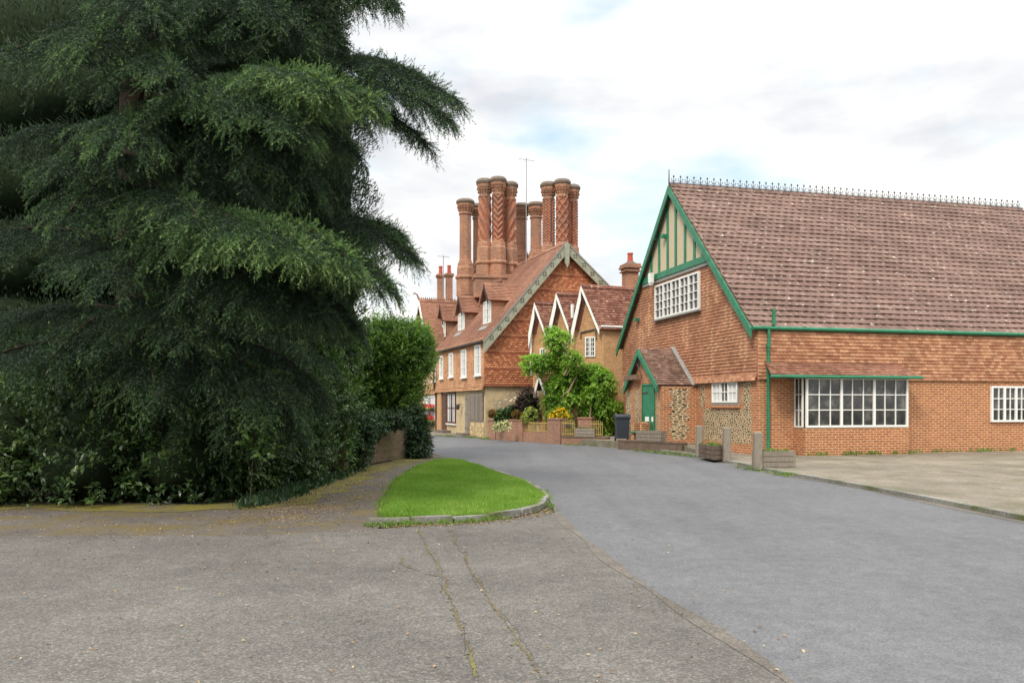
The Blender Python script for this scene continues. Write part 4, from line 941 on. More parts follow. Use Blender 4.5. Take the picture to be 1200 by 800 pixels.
# dormers
nrmS = (B4-A4).cross(VB).normalized()
def on_roof(px, py):
    d = Vector(((px-600)/F, 1, -(py-HY)/F)); C = Vector((0, 0, EYE)); k = (A4-C).dot(nrmS)/d.dot(nrmS); return C+d*k
def dormer(wx0, wx1, wy0, wy1, ax, ay, ridge_x, brick):
    Q = on_roof((wx0+wx1)/2+1, wy1-1); dp = Plane(Q, VB); a, b = sorted((dp.hit(wx0, wy0)[0], dp.hit(wx1, wy0)[0])); a -= .05; b += .05
    z0 = dp.hit((wx0+wx1)/2, wy1)[1]; z1 = dp.hit((wx0+wx1)/2, wy0)[1]; dq = dp.off(.22); ap = dq.hit(ax, ay)
    D = MB(); m_ = (a+b)/2; a2, b2 = m_-.62, m_+.62; D_L = 3.0
    D.prism([dp.pt(a2, z0-.3, -.02), dp.pt(b2, z0-.3, -.02), dp.pt(b2, z1+.05, -.02), dp.pt(m_, ap[1]-.18, -.02), dp.pt(a2, z1+.05, -.02)], -dp.N*2.0)
    d = D.build('dormer', M['hang_dorm'] if not brick else M['brick_t'], BH)
    for sx in (a2-.18, b2+.18):
        roof_side(d, dq.pt(sx, z1-.02), dq.pt(m_, ap[1]), -dp.N, D_L, .17, .12, M['roof_b'], rf=rfb)
        mb = MB(); rake(mb, dq, (sx, z1-.02), (m_, ap[1]), .14, .04, 0, .01); mb.build('bargeboard', M['dark'] if sx < m_ else M['roof_b'], d)
    mb = MB()
    for i in range(5): c = dq.pt(m_, ap[1])-dp.N*(.42*i); mb.prism([c-VB*.13-V3(0, 0, .1), c+V3(0, 0, .06), c+VB*.13-V3(0, 0, .1)], -dp.N*.41)
    mb.build('ridge', M['roof_b'], d)
    window(dp, a, b, z0, z1, 4, 3, d, 0, .06, .06, .03, casements=2, curtain=True)
    mb = MB(); mb.prism([dp.pt(a2-.05, z0-.02, .02), dp.pt(b2+.05, z0-.02, .02), dp.pt(b2+.05, z0-.35, .35), dp.pt(a2-.05, z0-.35, .35)], (0, 0, .03)); mb.build('apron', M['lead'], d)
M['hang_dorm'] = M['brick_c']
dormer(567.5, 575.5, 353, 379, 565, 333, 600, False); dormer(538, 544.5, 367, 387, 534.5, 348, 561, False); dormer(516.3, 522.3, 377, 395.5, 513.5, 358, 550, False)

# great chimneys
def shaft_mesh(c, z0, z1, r, kind, mb):
    if kind == 'plain':
        mb.lathe(c, [(z0, r*1.0), (z1, r*.97)], 8, math.pi/8, .5); return
    n, rows = 64, max(8, int((z1-z0)/.045)); vs = []
    tri = lambda x: abs((x % 1)*2-1)
    for i in range(rows+1):
        z = z0+(z1-z0)*i/rows
        for j in range(n):
            t = j/n
            if kind == 'spiral': f = tri(t*6+z*1.35)**1.5*1.6-.6
            elif kind == 'spiral2': f = tri(t*6-z*1.35)**1.5*1.6-.6
            elif kind == 'chevron': f = tri(tri(t*4)*1.0+z*2.9)**1.5*1.6-.6
            elif kind == 'lattice': f = max(tri(t*6+z*1.9), tri(t*6-z*1.9))**3*1.6-.6
            else: f = (math.sin(2*math.pi*(t*8+.5*(int(z/.17) % 2))) * math.sin(2*math.pi*z/.34))*1.0
            q = r*(1+.17*f); a = 2*math.pi*t; vs.append((c[0]+math.cos(a)*q, c[1]+math.sin(a)*q, z))
    mb.add(vs, [(i*n+j, i*n+(j+1) % n, (i+1)*n+(j+1) % n, (i+1)*n+j) for i in range(rows) for j in range(n)], .5, False)
def great_stack(Yd, shafts, y_top, y_neck, y_foot, y_base, base_px, base_y, rs_, lab=None, dYs=None):
    zz_ = lambda y: P(600, y, Yd).z
    x0, x1 = P(base_px[0], 0, Yd).x, P(base_px[1], 0, Yd).x; mb = MB(); cx_ = (x0+x1)/2; hw = (x1-x0)/2; Ux = Vector((1, .12, 0)).normalized(); Uy = Vector((-.12, 1, 0)).normalized(); dp = .62
    bt = zz_(y_base); c = V3(cx_, Yd, 0)
    zb0 = zz_(base_y); mb.box(c+V3(0, 0, (zb0+bt-.9)/2), Ux*hw*.94, Uy*dp, (0, 0, (bt-.9-zb0)/2))
    for z, e, h in ((bt-.93, .08, .06), (bt-.82, .03, .06)): mb.box(c+V3(0, 0, z), Ux*(hw*.94+e), Uy*(dp+e), (0, 0, h))
    for px, kd, dy, dz in shafts:
        R_ = rs_*1.52; mb.lathe(V3(P(px, 0, Yd).x, Yd+dy, 0), [(bt-1.2, R_), (bt-.12, R_), (bt-.09, R_*1.12), (bt+.0, R_*1.14), (bt+.05, R_), (bt+.12, R_*.97)], 8, math.pi/8, .45)
    st = mb.build('chimney_stack', M['brick_c'], BH)
    for i, (px, kd, dy, dz) in enumerate(shafts):
        cc = V3(P(px, 0, Yd).x, Yd+dy, 0); r = rs_; zt = zz_(y_top+dz); zn = zz_(y_neck+dz); zf = zz_(y_foot)
        mb = MB(); shaft_mesh(cc, zf, zn, r, kd, mb)
        m2 = MB(); m2.lathe(cc, [(bt, r*1.42), (zf-.42, r*1.42), (zf-.34, r*1.32), (zf-.12, r*1.3), (zf-.08, r*1.14), (zf+.02, r*1.14), (zf+.06, r)], 8, math.pi/8, .4)
        m2.build('moulded_foot', M['brick_c'], st); m2 = MB()
        h = zt-zn; m2.lathe(cc, [(zn-.06, r), (zn-.02, r*1.12), (zn+.04, r*1.12), (zn+.08, r*1.0), (zn+h*.32, r*1.03), (zn+h*.36, r*1.17), (zn+h*.48, r*1.2), (zn+h*.52, r*1.36), (zn+h*.7, r*1.42)], 8, math.pi/8, .4)
        k = 16
        for j in range(k):
            a = 2*math.pi*j/k; q = r*1.12; m2.box(cc+V3(math.cos(a)*q, math.sin(a)*q, zn+h*.26), (math.cos(a)*.035, math.sin(a)*.035, 0), (-math.sin(a)*.03, math.cos(a)*.03, 0), (0, 0, .035))
            q = r*1.25; m2.box(cc+V3(math.cos(a)*q, math.sin(a)*q, zn+h*.44), (math.cos(a)*.04, math.sin(a)*.04, 0), (-math.sin(a)*.03, math.cos(a)*.03, 0), (0, 0, .035))
        s_ = mb.build('shaft', M['brick_s'] if kd != 'plain' else M['brick_c'], st); m2.build('moulded_head', M['brick_c'], st)
        m3 = MB(); m3.lathe(cc, [(zn+h*.7, r*1.44), (zn+h*.74, r*1.56), (zn+h*.84, r*1.6), (zn+h*.97, r*1.28), (zt, r*1.2), (zt, r*.6), (zt-.3, r*.55)], 8, math.pi/8, .4, cap=False); m3.build('cap', M['stone_c'], st)
    return st
great_stack(48, ((568, 'spiral', 0, 1), (583.8, 'chevron', -.15, -.5), (597.5, 'spiral2', .55, 1.5)), 209.5, 230, 283, 308, (554, 607), 350, .345)
great_stack(46, ((643, 'knob', .1, .5), (658.5, 'lattice', -.2, -1), (671, 'knob', .6, 1)), 213, 233, 286, 312, (634, 680), 340, .33)
great_stack(52.5, ((545.8, 'plain', -.4, 0), (560.5, 'plain', .7, .5)), 236, 253, 308, 326, (536, 562), 372, .40)
great_stack(50, ((611, 'plain', .2, 0), (628, 'plain', -.3, 1)), 238, 256, 296, 312, (603, 640), 340, .37)
# aerial on the roof
def aerial(par, px, y0, y1, Yd, L=.9):
    c = P(px, y1, Yd); t = P(px, y0, Yd); mb = MB(); mb.tube([c, t], .028, 6); mb.tube([t-V3(L/2, 0, .05), t+V3(L/2, .2, -.12)], .018, 5)
    for i in range(7): q = t+V3(-L/2+L*i/6, .2*i/6, -.05-.07*i/6); mb.tube([q-V3(.02, .14, .1), q+V3(.02, .14, .1)], .01, 4)
    mb.build('aerial', M['alu'], par)
aerial(BH, 616.7, 185, 320, 46.5); 

# ================================================================== neighbour with the far cross wing
NH = empty('cross_wing_house', bs.pt(sE, 0), 'farther tiled house with red flower boxes and a cross wing beyond the hedge', 'house', 'brick houses along the street')
s2 = sE+9; mb = MB(); mb.prism([bs.pt(sE+.02, -.1), bs.pt(s2, -.1), bs.pt(s2, 4.7), bs.pt(sE+.02, 4.7)], -bs.N*7.5); mb.build('wall', M['brick_t'], NH)
nw = bs.off(.0); w0, w1 = sE+.15, sE+6.2; wz = zb(0)-.1; apz = P(491, 351, bs.pt((w0+w1)/2, 0).y).z
wb = bs.off(.5); wa = wb.hit(491, 350)[0]; wz1 = wb.hit(491, 351)[1]; print('wing', w0, wa, wz1); w1 = 2*wa-w0
mb = MB(); mb.prism([wb.pt(w0, ZJ, -.3), wb.pt(w1, ZJ, -.3), wb.pt(w1, wz, -.3), wb.pt(wa, wz1-.15, -.3), wb.pt(w0, wz, -.3)], -wb.N*7); mb.build('wall', M['brick_t'], NH)
for sx in (w0-.1, w1+.1):
    roof_side(NH, wb.pt(sx, wz-.1), wb.pt(wa, wz1), -bs.N, 7.3, .17, .12, M['roof_b'], rf=rfb)
    mb = MB(); rake(mb, wb, (sx, wz-.1), (wa, wz1), .22, .05, 0, .01); mb.build('bargeboard', M['white'], NH)
mb = MB(); c = wb.pt(wa, wz1)
for i in range(17):
    q = c-bs.N*(.42*i); mb.prism([q-VB*.15-V3(0, 0, .12), q+V3(0, 0, .06), q+VB*.15-V3(0, 0, .12)], -bs.N*.4)
    if i < 6:
        for j in range(3): t = q-bs.N*.14*j; mb.tube([t+V3(0, 0, .04), t+V3(0, 0, .17)], [.05, .02], 5)
mb.tube([c+V3(0, 0, 0), c+bs.N*.12+V3(0, 0, .3), c+bs.N*.3+V3(0, 0, .42), c+bs.N*.4+V3(0, 0, .3)], [.06, .05, .05, .03], 6); mb.build('ridge', M['roof_b'], NH)
mb = MB(); jn = bs.off(.15)
tiles(mb, bs.pt(0, 0, .15), bs.U, (0, 0, 1), [(sE+.05, ZJ-.25), (w1, ZJ-.25), (w1, wz), (sE+.05, wz)], .17, .115, lift=.022, nrm=bs.N); mb.pbox(bs, sE+.05, w1, ZJ-.2, wz, .003, .148, .3); mb.build('tile_hanging', M['hang_s'], NH)
pxw(jn, 506.8, 511, 430, 448, 2, 3, NH, n0=.02, depth=.05, fw=.06, bar=.03); pxw(jn, 500, 503.5, 432, 450, 2, 3, NH, n0=.02, depth=.05, fw=.06, bar=.03)
pxw(bs, 497, 510.5, 463, 495, 4, 2, NH, n0=.0, depth=.06, fw=.14, bar=.05, mat=M['white'], curtain=True)
mb = MB(); a, b = sorted((bs.hit(497, 480)[0], bs.hit(511.5, 480)[0])); mb.pbox(bs, a-.3, b+.3, -.05, .75, .0, .07); mb.build('plinth', M['rubble'], NH)
mb = MB(); mb.prism([bs.pt(w1, wz-.1, .2), bs.pt(s2+.5, wz-.1, .2), bs.pt(s2+.5, wz+3, -3.6), bs.pt(w1-3, wz+3, -3.6)], (0, 0, -.08)); mb.prism([bs.pt(w1-3, wz+3, -3.6), bs.pt(s2+.5, wz+3, -3.6), bs.pt(s2+.5, wz-.1, -7.7), bs.pt(w1-3, wz-.1, -7.7)], (0, 0, -.08)); mb.build('roof', M['roof_b'], NH)
Yd = 58
for px, yt in ((516.3, 321.5), (526.3, 320.5)):
    c = P(px, 330, Yd); ch, z = brick_stack(NH, c, .46, .46, 4.8, P(px, yt, Yd).z, (1, .2, 0), M['brick_c'], steps=((.08, .06), (.1, .1), (.06, .04))); pot(ch, c, z, P(px, yt-9.5, Yd).z-z, .14)
aerial(NH, 519.5, 299, 352, 57, .8)
# flower baskets
for k, (y0, y1, lb) in enumerate(((474, 481.5, 'upper box of red flowers on the far white window'), (486.5, 498, 'lower box of red flowers under the far white window'))):
    a, b = sorted((bs.hit(496, 480)[0], bs.hit(511, 480)[0])); z0 = bs.hit(503, y1)[1]; z1 = bs.hit(503, y0)[1]
    E = empty('flower_box', bs.pt(a, z0), lb, 'flower box', 'flower boxes'); mb = MB(); mb.pbox(bs, a, b, z0, z0+(z1-z0)*.35, .1, .36); mb.build('trough', M['dark'], E)
    n = 700; p = np.array([tuple(bs.pt(random.uniform(a-.05, b+.05), random.uniform(z0+(z1-z0)*.3, z1-.02), random.uniform(.08, .45))) for _ in range(n)]); kk = p[:, 2] > z0+(z1-z0)*.62
    for sel, mt, nm in ((kk, M['redp'], 'flowers'), (~kk, M['lime'], 'foliage')):
        q = p[sel]; m = len(q); leaves(nm, q, rdir(m), rdir(m), rng.uniform(.08, .16, m), rng.uniform(.06, .1, m), rng.uniform(0, 1, m), mt, E)

# ================================================================== vegetation
def E3(px, py, Y, rx, ry, rz):              # ellipsoid centred on a pixel at depth Y, radii in pixels across and up, metres deep
    c = P(px, py, Y); return (tuple(c), (rx*Y/F, ry, rz*Y/F))
def plant(name, loc, label, cat, ells, n, L, Wd, mat, part='foliage', group=None, core=True, trunk=None, zmin=.02, **k):
    E = empty(name, loc, label, cat, group)
    o = bush(part, ells, n, L, Wd, mat, E, zmin=zmin, **k)
    if core: cores('shade_core', ells, M['core'], E)
    if trunk:
        mb = MB()
        for path, rad in trunk: mb.tube(path, rad, 8)
        mb.build('stem', M['bark'], E)
    return E
# laurel at the bend
plant('laurel_bush', (-4.0, 27.6, 0), 'bright green laurel bush bulging over the old wall at the road bend', 'bush',
      [E3(466, 412, 27.6, 33, 1.3, 30), E3(446, 427, 27, 32, 1.2, 46), E3(485, 418, 28, 18, 1.0, 26), E3(468, 450, 27.4, 24, 1.1, 40), E3(430, 440, 26.8, 30, 1.2, 45), E3(487, 400, 28, 11, .8, 12)], 60000, .15, .05, M['laurel'], up=.9, lump=.22, ls=4, SL=.4,
      trunk=[([(-4.0, 27.6, 0), (-3.9, 27.5, 1.2), (-3.6, 27.6, 2.6)], [.09, .07, .03]), ([(-4.1, 27.6, 0), (-4.6, 27.4, 1.4), (-4.9, 27.2, 2.8)], [.09, .06, .03])])
# old garden wall under it
wA = [V3(-4.05, 19.6, 0), G(420, 545), G(450, 540.5), G(480, 536.8)]
OW = empty('old_brick_wall', G(450, 540.5), 'low mossy old brick wall under the laurel beside the path', 'wall')
mb = MB(); cp = MB()
for a, b in zip(wA, wA[1:]):
    d = (b-a).normalized(); n_ = V3(d.y, -d.x, 0)
    mb.prism([a, b, b-n_*.28, a-n_*.28], (0, 0, 1.03)); cp.prism([a+n_*.03+V3(0, 0, 1.032), b+n_*.03+V3(0, 0, 1.032), b-n_*.31+V3(0, 0, 1.032), a-n_*.31+V3(0, 0, 1.032)], (0, 0, .07))
mb.build('wall_face', M['brick_old'], OW); cp.build('coping', M['brick_old'], OW)
plant('ivy_mound', (-3.1, 26.0, 0), 'dark trailing ivy mound hanging over the end of the old wall', 'ivy', [E3(487, 515, 25.9, 14, .5, 26), E3(484, 495, 26, 13, .5, 18), E3(491, 525, 25.8, 11, .45, 18)], 9000, .09, .05, M['ivy'], up=-.3, lump=.1, ls=6)
plant('trailing_creeper', (-4.3, 22.5, 0), 'dark creeper spilling over the near end of the old wall', 'ivy', [E3(415, 510, 20.8, 22, .5, 30), E3(432, 500, 22.5, 18, .5, 10), E3(455, 492, 24, 22, .5, 7)], 9000, .09, .05, M['ivy'], up=-.3, lump=.15, ls=6)
# dark shrubs along the path
hedge = []
spots = [(-4.75, 19.6, 1.0, 3.0), (-4.9, 17.6, 1.0, 2.6), (-5.2, 15.9, 1.0, 2.4), (-5.9, 14.9, 1.1, 2.3), (-5.5, 22.2, 1.3, 4.4)]
spots += [(-7.4, 14.5, 1.1, 2.1), (-9.2, 14.3, 1.15, 1.8), (-11.2, 14.3, 1.3, 2.2), (-13.3, 14.4, 1.3, 1.9), (-15.6, 14.5, 1.4, 2.2)]
labs = ['dark glossy shrub where the path meets the near end of the old wall', 'dark shrub at the middle of the path edge under the cedar', 'dark shrub leaning over the mossy path margin near the driveway', 'dark shrub at the near left end of the path margin', 'tall dark leafy shrub rising behind the old wall left of the laurel', 'low rounded shrub right beside the cedar trunk', 'smallest dark shrub just left of the cedar trunk', 'third dark shrub leftward from the cedar trunk', 'second shrub from the far left end of the driveway border', 'leftmost shrub of the driveway border']
for i, ((x, y, r, h), lb) in enumerate(zip(spots, labs)):
    el = [((x, y, h*.5), (r, r, h*.55)), ((x+.15*math.sin(i*2), y-.5, h*.32), (r*.85, r*.8, h*.36)), ((x-.3, y+.5, h*.7), (r*.8, r*.8, h*.38))]
    if i == 4: el = [((x, y, 2.6), (1.5, 1.3, 1.8)), ((x+.5, y-.2, 4.0), (1.1, 1.1, 1.3)), ((x-.9, y, 4.3), (1.2, 1.1, 1.4))]
    plant('shrub', (x, y, 0), lb, 'shrub', el, 15000 if i < 5 else 9000, .115, .045, M['laurel_d'] if i in (0, 4) else M['shrub'], group='dark shrubs along the path', up=.4, lump=.22, ls=3.5, trunk=[([(x, y, 0), (x+.1, y, h*.6)], [.07, .03])])
# near leafy stems at the left
plant('elder_shoots', (-4.5, 13.2, 0), 'small light leafy shoots standing clear before the dark cedar', 'shrub', [E3(305, 447, 13.2, 7, .2, 9), E3(301, 485, 13.2, 9, .2, 10), E3(304, 520, 13.2, 8, .2, 8)], 900, .10, .06, M['laurel_d'], core=False, up=.2, SL=.25,
      trunk=[([(-4.3, 13.3, 0), (-4.2, 13.2, 1.2), (-4.1, 13.2, 2.1)], [.01, .008, .004])])
# dark columnar conifer behind the cedar
def cyp(x, y, prof, lb, n=45000):
    el = [((x+.25*math.sin(z*1.7), y+.2*math.cos(z*2.3), z), (r, r, 1.7)) for z, r in prof]
    E = empty('cypress', (x, y, 0), lb, 'conifer', 'dark conifers behind the cedar')
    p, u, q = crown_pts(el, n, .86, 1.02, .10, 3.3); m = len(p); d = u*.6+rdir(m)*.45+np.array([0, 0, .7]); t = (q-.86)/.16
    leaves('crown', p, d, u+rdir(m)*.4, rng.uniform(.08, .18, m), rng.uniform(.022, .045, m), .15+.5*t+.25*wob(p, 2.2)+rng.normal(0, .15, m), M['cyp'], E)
    cores('shade_core', el, M['core'], E, .9); mb = MB(); mb.tube([(x, y, 0), (x, y, 5), (x, y, 12)], [.3, .22, .08], 10); mb.build('trunk', M['bark'], E)
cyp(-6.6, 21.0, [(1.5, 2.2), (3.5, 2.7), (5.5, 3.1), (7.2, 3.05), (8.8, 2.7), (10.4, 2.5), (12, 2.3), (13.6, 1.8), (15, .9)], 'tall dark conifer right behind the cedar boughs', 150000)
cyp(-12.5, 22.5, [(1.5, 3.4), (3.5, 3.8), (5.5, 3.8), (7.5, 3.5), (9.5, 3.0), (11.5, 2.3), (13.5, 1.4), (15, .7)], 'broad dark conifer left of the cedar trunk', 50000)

# the great cedar
def bez(a, b, c, n):
    t = np.linspace(0, 1, n)[:, None]; a, b, c = (np.array(tuple(x), float) for x in (a, b, c)); return (1-t)**2*a+2*t*(1-t)*b+t*t*c
class Cedar:
    def __init__(s): s.A = []; s.D = []; s.L = []; s.T = []; s.wood = MB()
    def limb(s, a, b, c, spread=1.3, fl=1.0, r0=.06, dens=1.0, bright=0.0, start=.12):
        pts = bez(a, b, c, 40); ln = np.linalg.norm(np.diff(pts, axis=0), axis=1).sum()
        s.wood.tube([tuple(p) for p in pts[::4]]+[tuple(pts[-1])], list(np.linspace(r0, .012, 11)), 6)
        nb = int(ln/.075*dens); 
        for i in range(nb):
            t = start+(1-start)*(i+random.random())/nb; j = min(int(t*39), 38); p = pts[j]*(1-(t*39-j))+pts[j+1]*(t*39-j)
            d = pts[j+1]-pts[j]; d /= np.linalg.norm(d); side = np.cross(d, [0, 0, 1]); side /= np.linalg.norm(side)
            sg = 1 if i % 2 else -1; L = spread*(.35+.8*math.sin(math.pi*min(1, .15+t*.85)))*random.uniform(.55, 1.1)*(1.15-t*.45)
            ang = random.uniform(.35, .95); dr = d*ang+side*sg*(1.15-ang*.6)+np.array([0, 0, random.uniform(-.15, .22)]); dr /= np.linalg.norm(dr)
            k = max(4, int(L/.075)); tt = (np.arange(k)+.5)/k; droop = random.uniform(.35, .75)*fl
            q = p+dr*(tt*L)[:, None]; q[:, 2] -= droop*tt**2*L
            dd = np.gradient(q, axis=0) if k > 1 else np.array([dr]); dd /= np.linalg.norm(dd, axis=1)[:, None]
            if i % 1 == 0:                  # short shoots hiding the limb itself
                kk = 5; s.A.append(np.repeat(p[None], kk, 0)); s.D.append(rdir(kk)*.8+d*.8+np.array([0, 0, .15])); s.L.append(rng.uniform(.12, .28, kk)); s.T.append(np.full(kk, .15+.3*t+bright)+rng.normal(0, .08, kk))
            for sgn in (-1, 1, 0):
                s2 = np.cross(dd, [0, 0, 1.0]); s2 /= (np.linalg.norm(s2, axis=1)[:, None]+1e-6)
                if sgn: v = dd*.75+s2*sgn*.75+rng.normal(0, .16, (k, 3))+np.array([0, 0, -.28*fl])
                else: v = dd*.6+rng.normal(0, .15, (k, 3))+np.array([0, 0, -.55*fl])
                s.A.append(q); s.D.append(v); s.L.append(rng.uniform(.14, .36, k)*(1.1-.3*tt)*(1.4 if sgn == 0 else 1)); s.T.append(.08+.62*tt**1.5*(.35+.6*t)+bright+rng.normal(0, .06, k)-(0.12 if sgn == 0 else 0))  # shade put into needle colour: dark inside, lighter towards the lit tips
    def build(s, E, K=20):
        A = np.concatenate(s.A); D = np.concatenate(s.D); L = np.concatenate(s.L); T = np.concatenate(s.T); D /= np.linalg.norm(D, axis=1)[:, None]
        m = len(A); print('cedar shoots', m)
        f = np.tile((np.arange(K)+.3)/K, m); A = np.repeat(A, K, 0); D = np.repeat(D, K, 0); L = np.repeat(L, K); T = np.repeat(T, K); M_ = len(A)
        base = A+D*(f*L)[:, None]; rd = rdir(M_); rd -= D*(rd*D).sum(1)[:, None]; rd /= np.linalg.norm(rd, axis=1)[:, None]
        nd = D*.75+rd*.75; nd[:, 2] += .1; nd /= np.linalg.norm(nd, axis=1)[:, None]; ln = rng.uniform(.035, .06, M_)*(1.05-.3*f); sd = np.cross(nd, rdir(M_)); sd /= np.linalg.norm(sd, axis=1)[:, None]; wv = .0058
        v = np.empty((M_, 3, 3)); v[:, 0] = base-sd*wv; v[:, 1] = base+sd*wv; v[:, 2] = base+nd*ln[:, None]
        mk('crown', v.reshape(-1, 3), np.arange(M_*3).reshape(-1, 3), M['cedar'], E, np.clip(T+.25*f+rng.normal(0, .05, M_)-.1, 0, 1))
        s.wood.build('limb', M['bark'], E)
CX, CY = -7.2, 15.6
CE = empty('cedar_tree', (CX, CY, 0), 'huge cedar with drooping feathery boughs reaching over the path and grass', 'tree')
mb = MB(); mb.tube([(CX, CY, -.1), (CX, CY, .4), (CX+.05, CY, 4), (CX, CY, 9), (CX+.1, CY, 16)], [.62, .48, .42, .3, .08], 14); mb.build('trunk', M['bark'], CE)
ce = Cedar()
def LB(px, py, Y, mpx, mpy, mY, z0, **k):
    ce.limb((CX, CY, z0), P(mpx, mpy, mY), P(px, py, Y), **k)
# long upper bough to the right
LB(536, 118, 13.0, 400, 20, 14.2, 7.4, spread=1.0, fl=.9, dens=1.1)
LB(500, 168, 13.4, 400, 60, 14.4, 6.9, spread=.75, fl=1.0)
LB(500, 95, 14.2, 420, 30, 14.8, 7.7, spread=.9, fl=.8)
LB(440, 120, 11.4, 330, 40, 12.4, 7.1, spread=1.0, bright=.22)
LB(385, 100, 11.0, 330, 50, 12.2, 7.0, spread=1.1, bright=.25)
LB(350, 150, 11.2, 290, 60, 12.4, 6.9, spread=1.2, bright=.1)
LB(360, 210, 12.2, 310, 110, 13, 6.4, spread=1.3, fl=1.2)
LB(528, 140, 12.6, 410, 45, 13.8, 7.2, spread=.8, fl=1.0)
LB(415, 175, 12.8, 345, 80, 13.4, 6.8, spread=1.0, fl=1.2); LB(375, 235, 13.0, 320, 130, 13.6, 6.0, spread=1.0, fl=1.3)
# top
LB(462, 2, 12.8, 380, -70, 13.8, 9.3, spread=.7, fl=1.2)
LB(425, -8, 13.2, 350, -80, 14, 9.0, spread=1.0, fl=1.1)
LB(395, 40, 13.4, 330, -60, 14, 8.6, spread=1.1); LB(340, 30, 12.6, 300, -60, 13, 8.8, spread=1.3); LB(310, 60, 13, 270, -50, 14, 8.5, spread=1.3)
# middle
LB(484, 300, 12.6, 410, 215, 13.6, 4.9, spread=1.0, fl=.9, bright=.05)
LB(455, 335, 12.0, 390, 240, 13, 4.6, spread=1.1, fl=1.1, bright=.12)
LB(410, 305, 10.9, 340, 215, 12, 4.7, spread=1.1, bright=.26)
LB(365, 300, 10.6, 300, 215, 11.8, 4.7, spread=1.1, bright=.26)
LB(470, 275, 13.8, 420, 230, 14.4, 5.1, spread=.8)
LB(320, 290, 10.9, 280, 215, 12, 4.8, spread=1.2, bright=.18)
LB(418, 385, 13.0, 360, 280, 13.6, 4.0, spread=1.0, fl=1.2); LB(380, 370, 12.0, 330, 280, 13, 4.1, spread=1.3, fl=1.3); LB(330, 360, 11.8, 300, 260, 13, 4.2, spread=1.3, fl=1.2)
# low dark boughs
LB(382, 470, 14.4, 340, 380, 14.6, 3.0, spread=1.0, fl=1.2); LB(350, 510, 13.8, 310, 400, 14.2, 2.4, spread=1.0, fl=1.2); LB(330, 470, 12.6, 290, 390, 13.4, 2.8, spread=1.3, fl=1.2); LB(300, 510, 13.4, 270, 440, 13.8, 2.2, spread=1.0)
# the far side and the top
for i in range(26):
    z = 2.2+i*.42; a = 2.0+i*2.39996; 
    L = 3.9*(1.05-.028*i); e = (CX+math.cos(a)*L, CY+math.sin(a)*L*.9, z-.5)
    if e[0] > -5.2 and e[1] < CY+1: continue
    ce.limb((CX, CY, z), (CX+math.cos(a)*L*.55, CY+math.sin(a)*L*.5, z+.55), e, spread=1.25, fl=1.0, dens=.75)
for (px, py, Y, z0) in ((205, 90, 11.6, 7.4), (150, 170, 11.6, 6.6), (235, 260, 11.4, 5.4), (130, 330, 11.8, 4.6), (225, 400, 12.2, 3.6), (175, 20, 12, 8.6), (110, 60, 12.4, 8.0), (80, 250, 12.6, 5.6), (185, 470, 12.8, 2.9), (60, 420, 13, 3.4)):
    LB(px, py, Y, (px+165)/2, py-70, (Y+15)/2, z0, spread=1.15, dens=.9, bright=random.uniform(0, .14))
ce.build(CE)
# tall hedge closing the garden on the far left
el = [((x, 17.6+.3*math.sin(x), 1.5), (1.7, 1.1, 1.9)) for x in np.arange(-30, -9, 2.1)]
plant('yew_hedge', (-18, 17.6, 0), 'long dark clipped hedge running left behind the driveway', 'hedge', el, 60000, .12, .05, M['shrub'], lump=.1, up=.2)

# climber on the cottage
cl = [(654, 400, 14, 13), (648, 391, 8, 7), (628, 426, 15, 10), (641, 424, 9, 8), (655, 424, 13, 9), (671, 420, 10, 8), (668, 442, 22, 11), (690, 438, 22, 13), (707, 446, 12, 13), (652, 452, 13, 9), (678, 456, 28, 10), (700, 462, 15, 10), (662, 466, 17, 9), (723, 481, 12, 8), (709, 476, 11, 10), (699, 494, 10, 9), (712, 505, 9, 7), (646, 470, 8, 6), (690, 480, 12, 8)]
el = [E3(x, y, 37.4+.5*math.sin(i*2.1), rx*.8, .5, ry*.8) for i, (x, y, rx, ry) in enumerate(cl)]
WI = empty('climbing_shrub', P(668, 505, 37.6), 'bright green climber with twisting pale stems sprawling over the gabled cottage', 'climber')
bush('foliage', el, 33000, .15, .06, M['wist'], WI, up=.25, droop=.5, lump=.34, ls=3.2, lo=.6, SL=.35, K=9); cores('shade_core', el, M['core'], WI, .5)
mb = MB()
for path in ([(676, 505), (668, 492), (661, 470), (668, 455), (676, 440)], [(652, 500), (654, 475), (660, 462), (670, 455)], [(690, 505), (692, 480), (696, 460)], [(661, 440), (668, 425), (660, 410), (668, 398)], [(655, 395), (664, 412), (672, 425), (664, 440)]):
    mb = MB(); pt = [P(x, y, 36.85) for x, y in path]; sm_ = smooth3 = pt
    q = [pt[0]]
    for a, b in zip(pt, pt[1:]): q += [a*.7+b*.3, a*.3+b*.7]
    q.append(pt[-1]); mb.tube(q, [.045]*(len(q)-2)+[.035, .02], 7); mb.build('stem', M['stem'], WI)
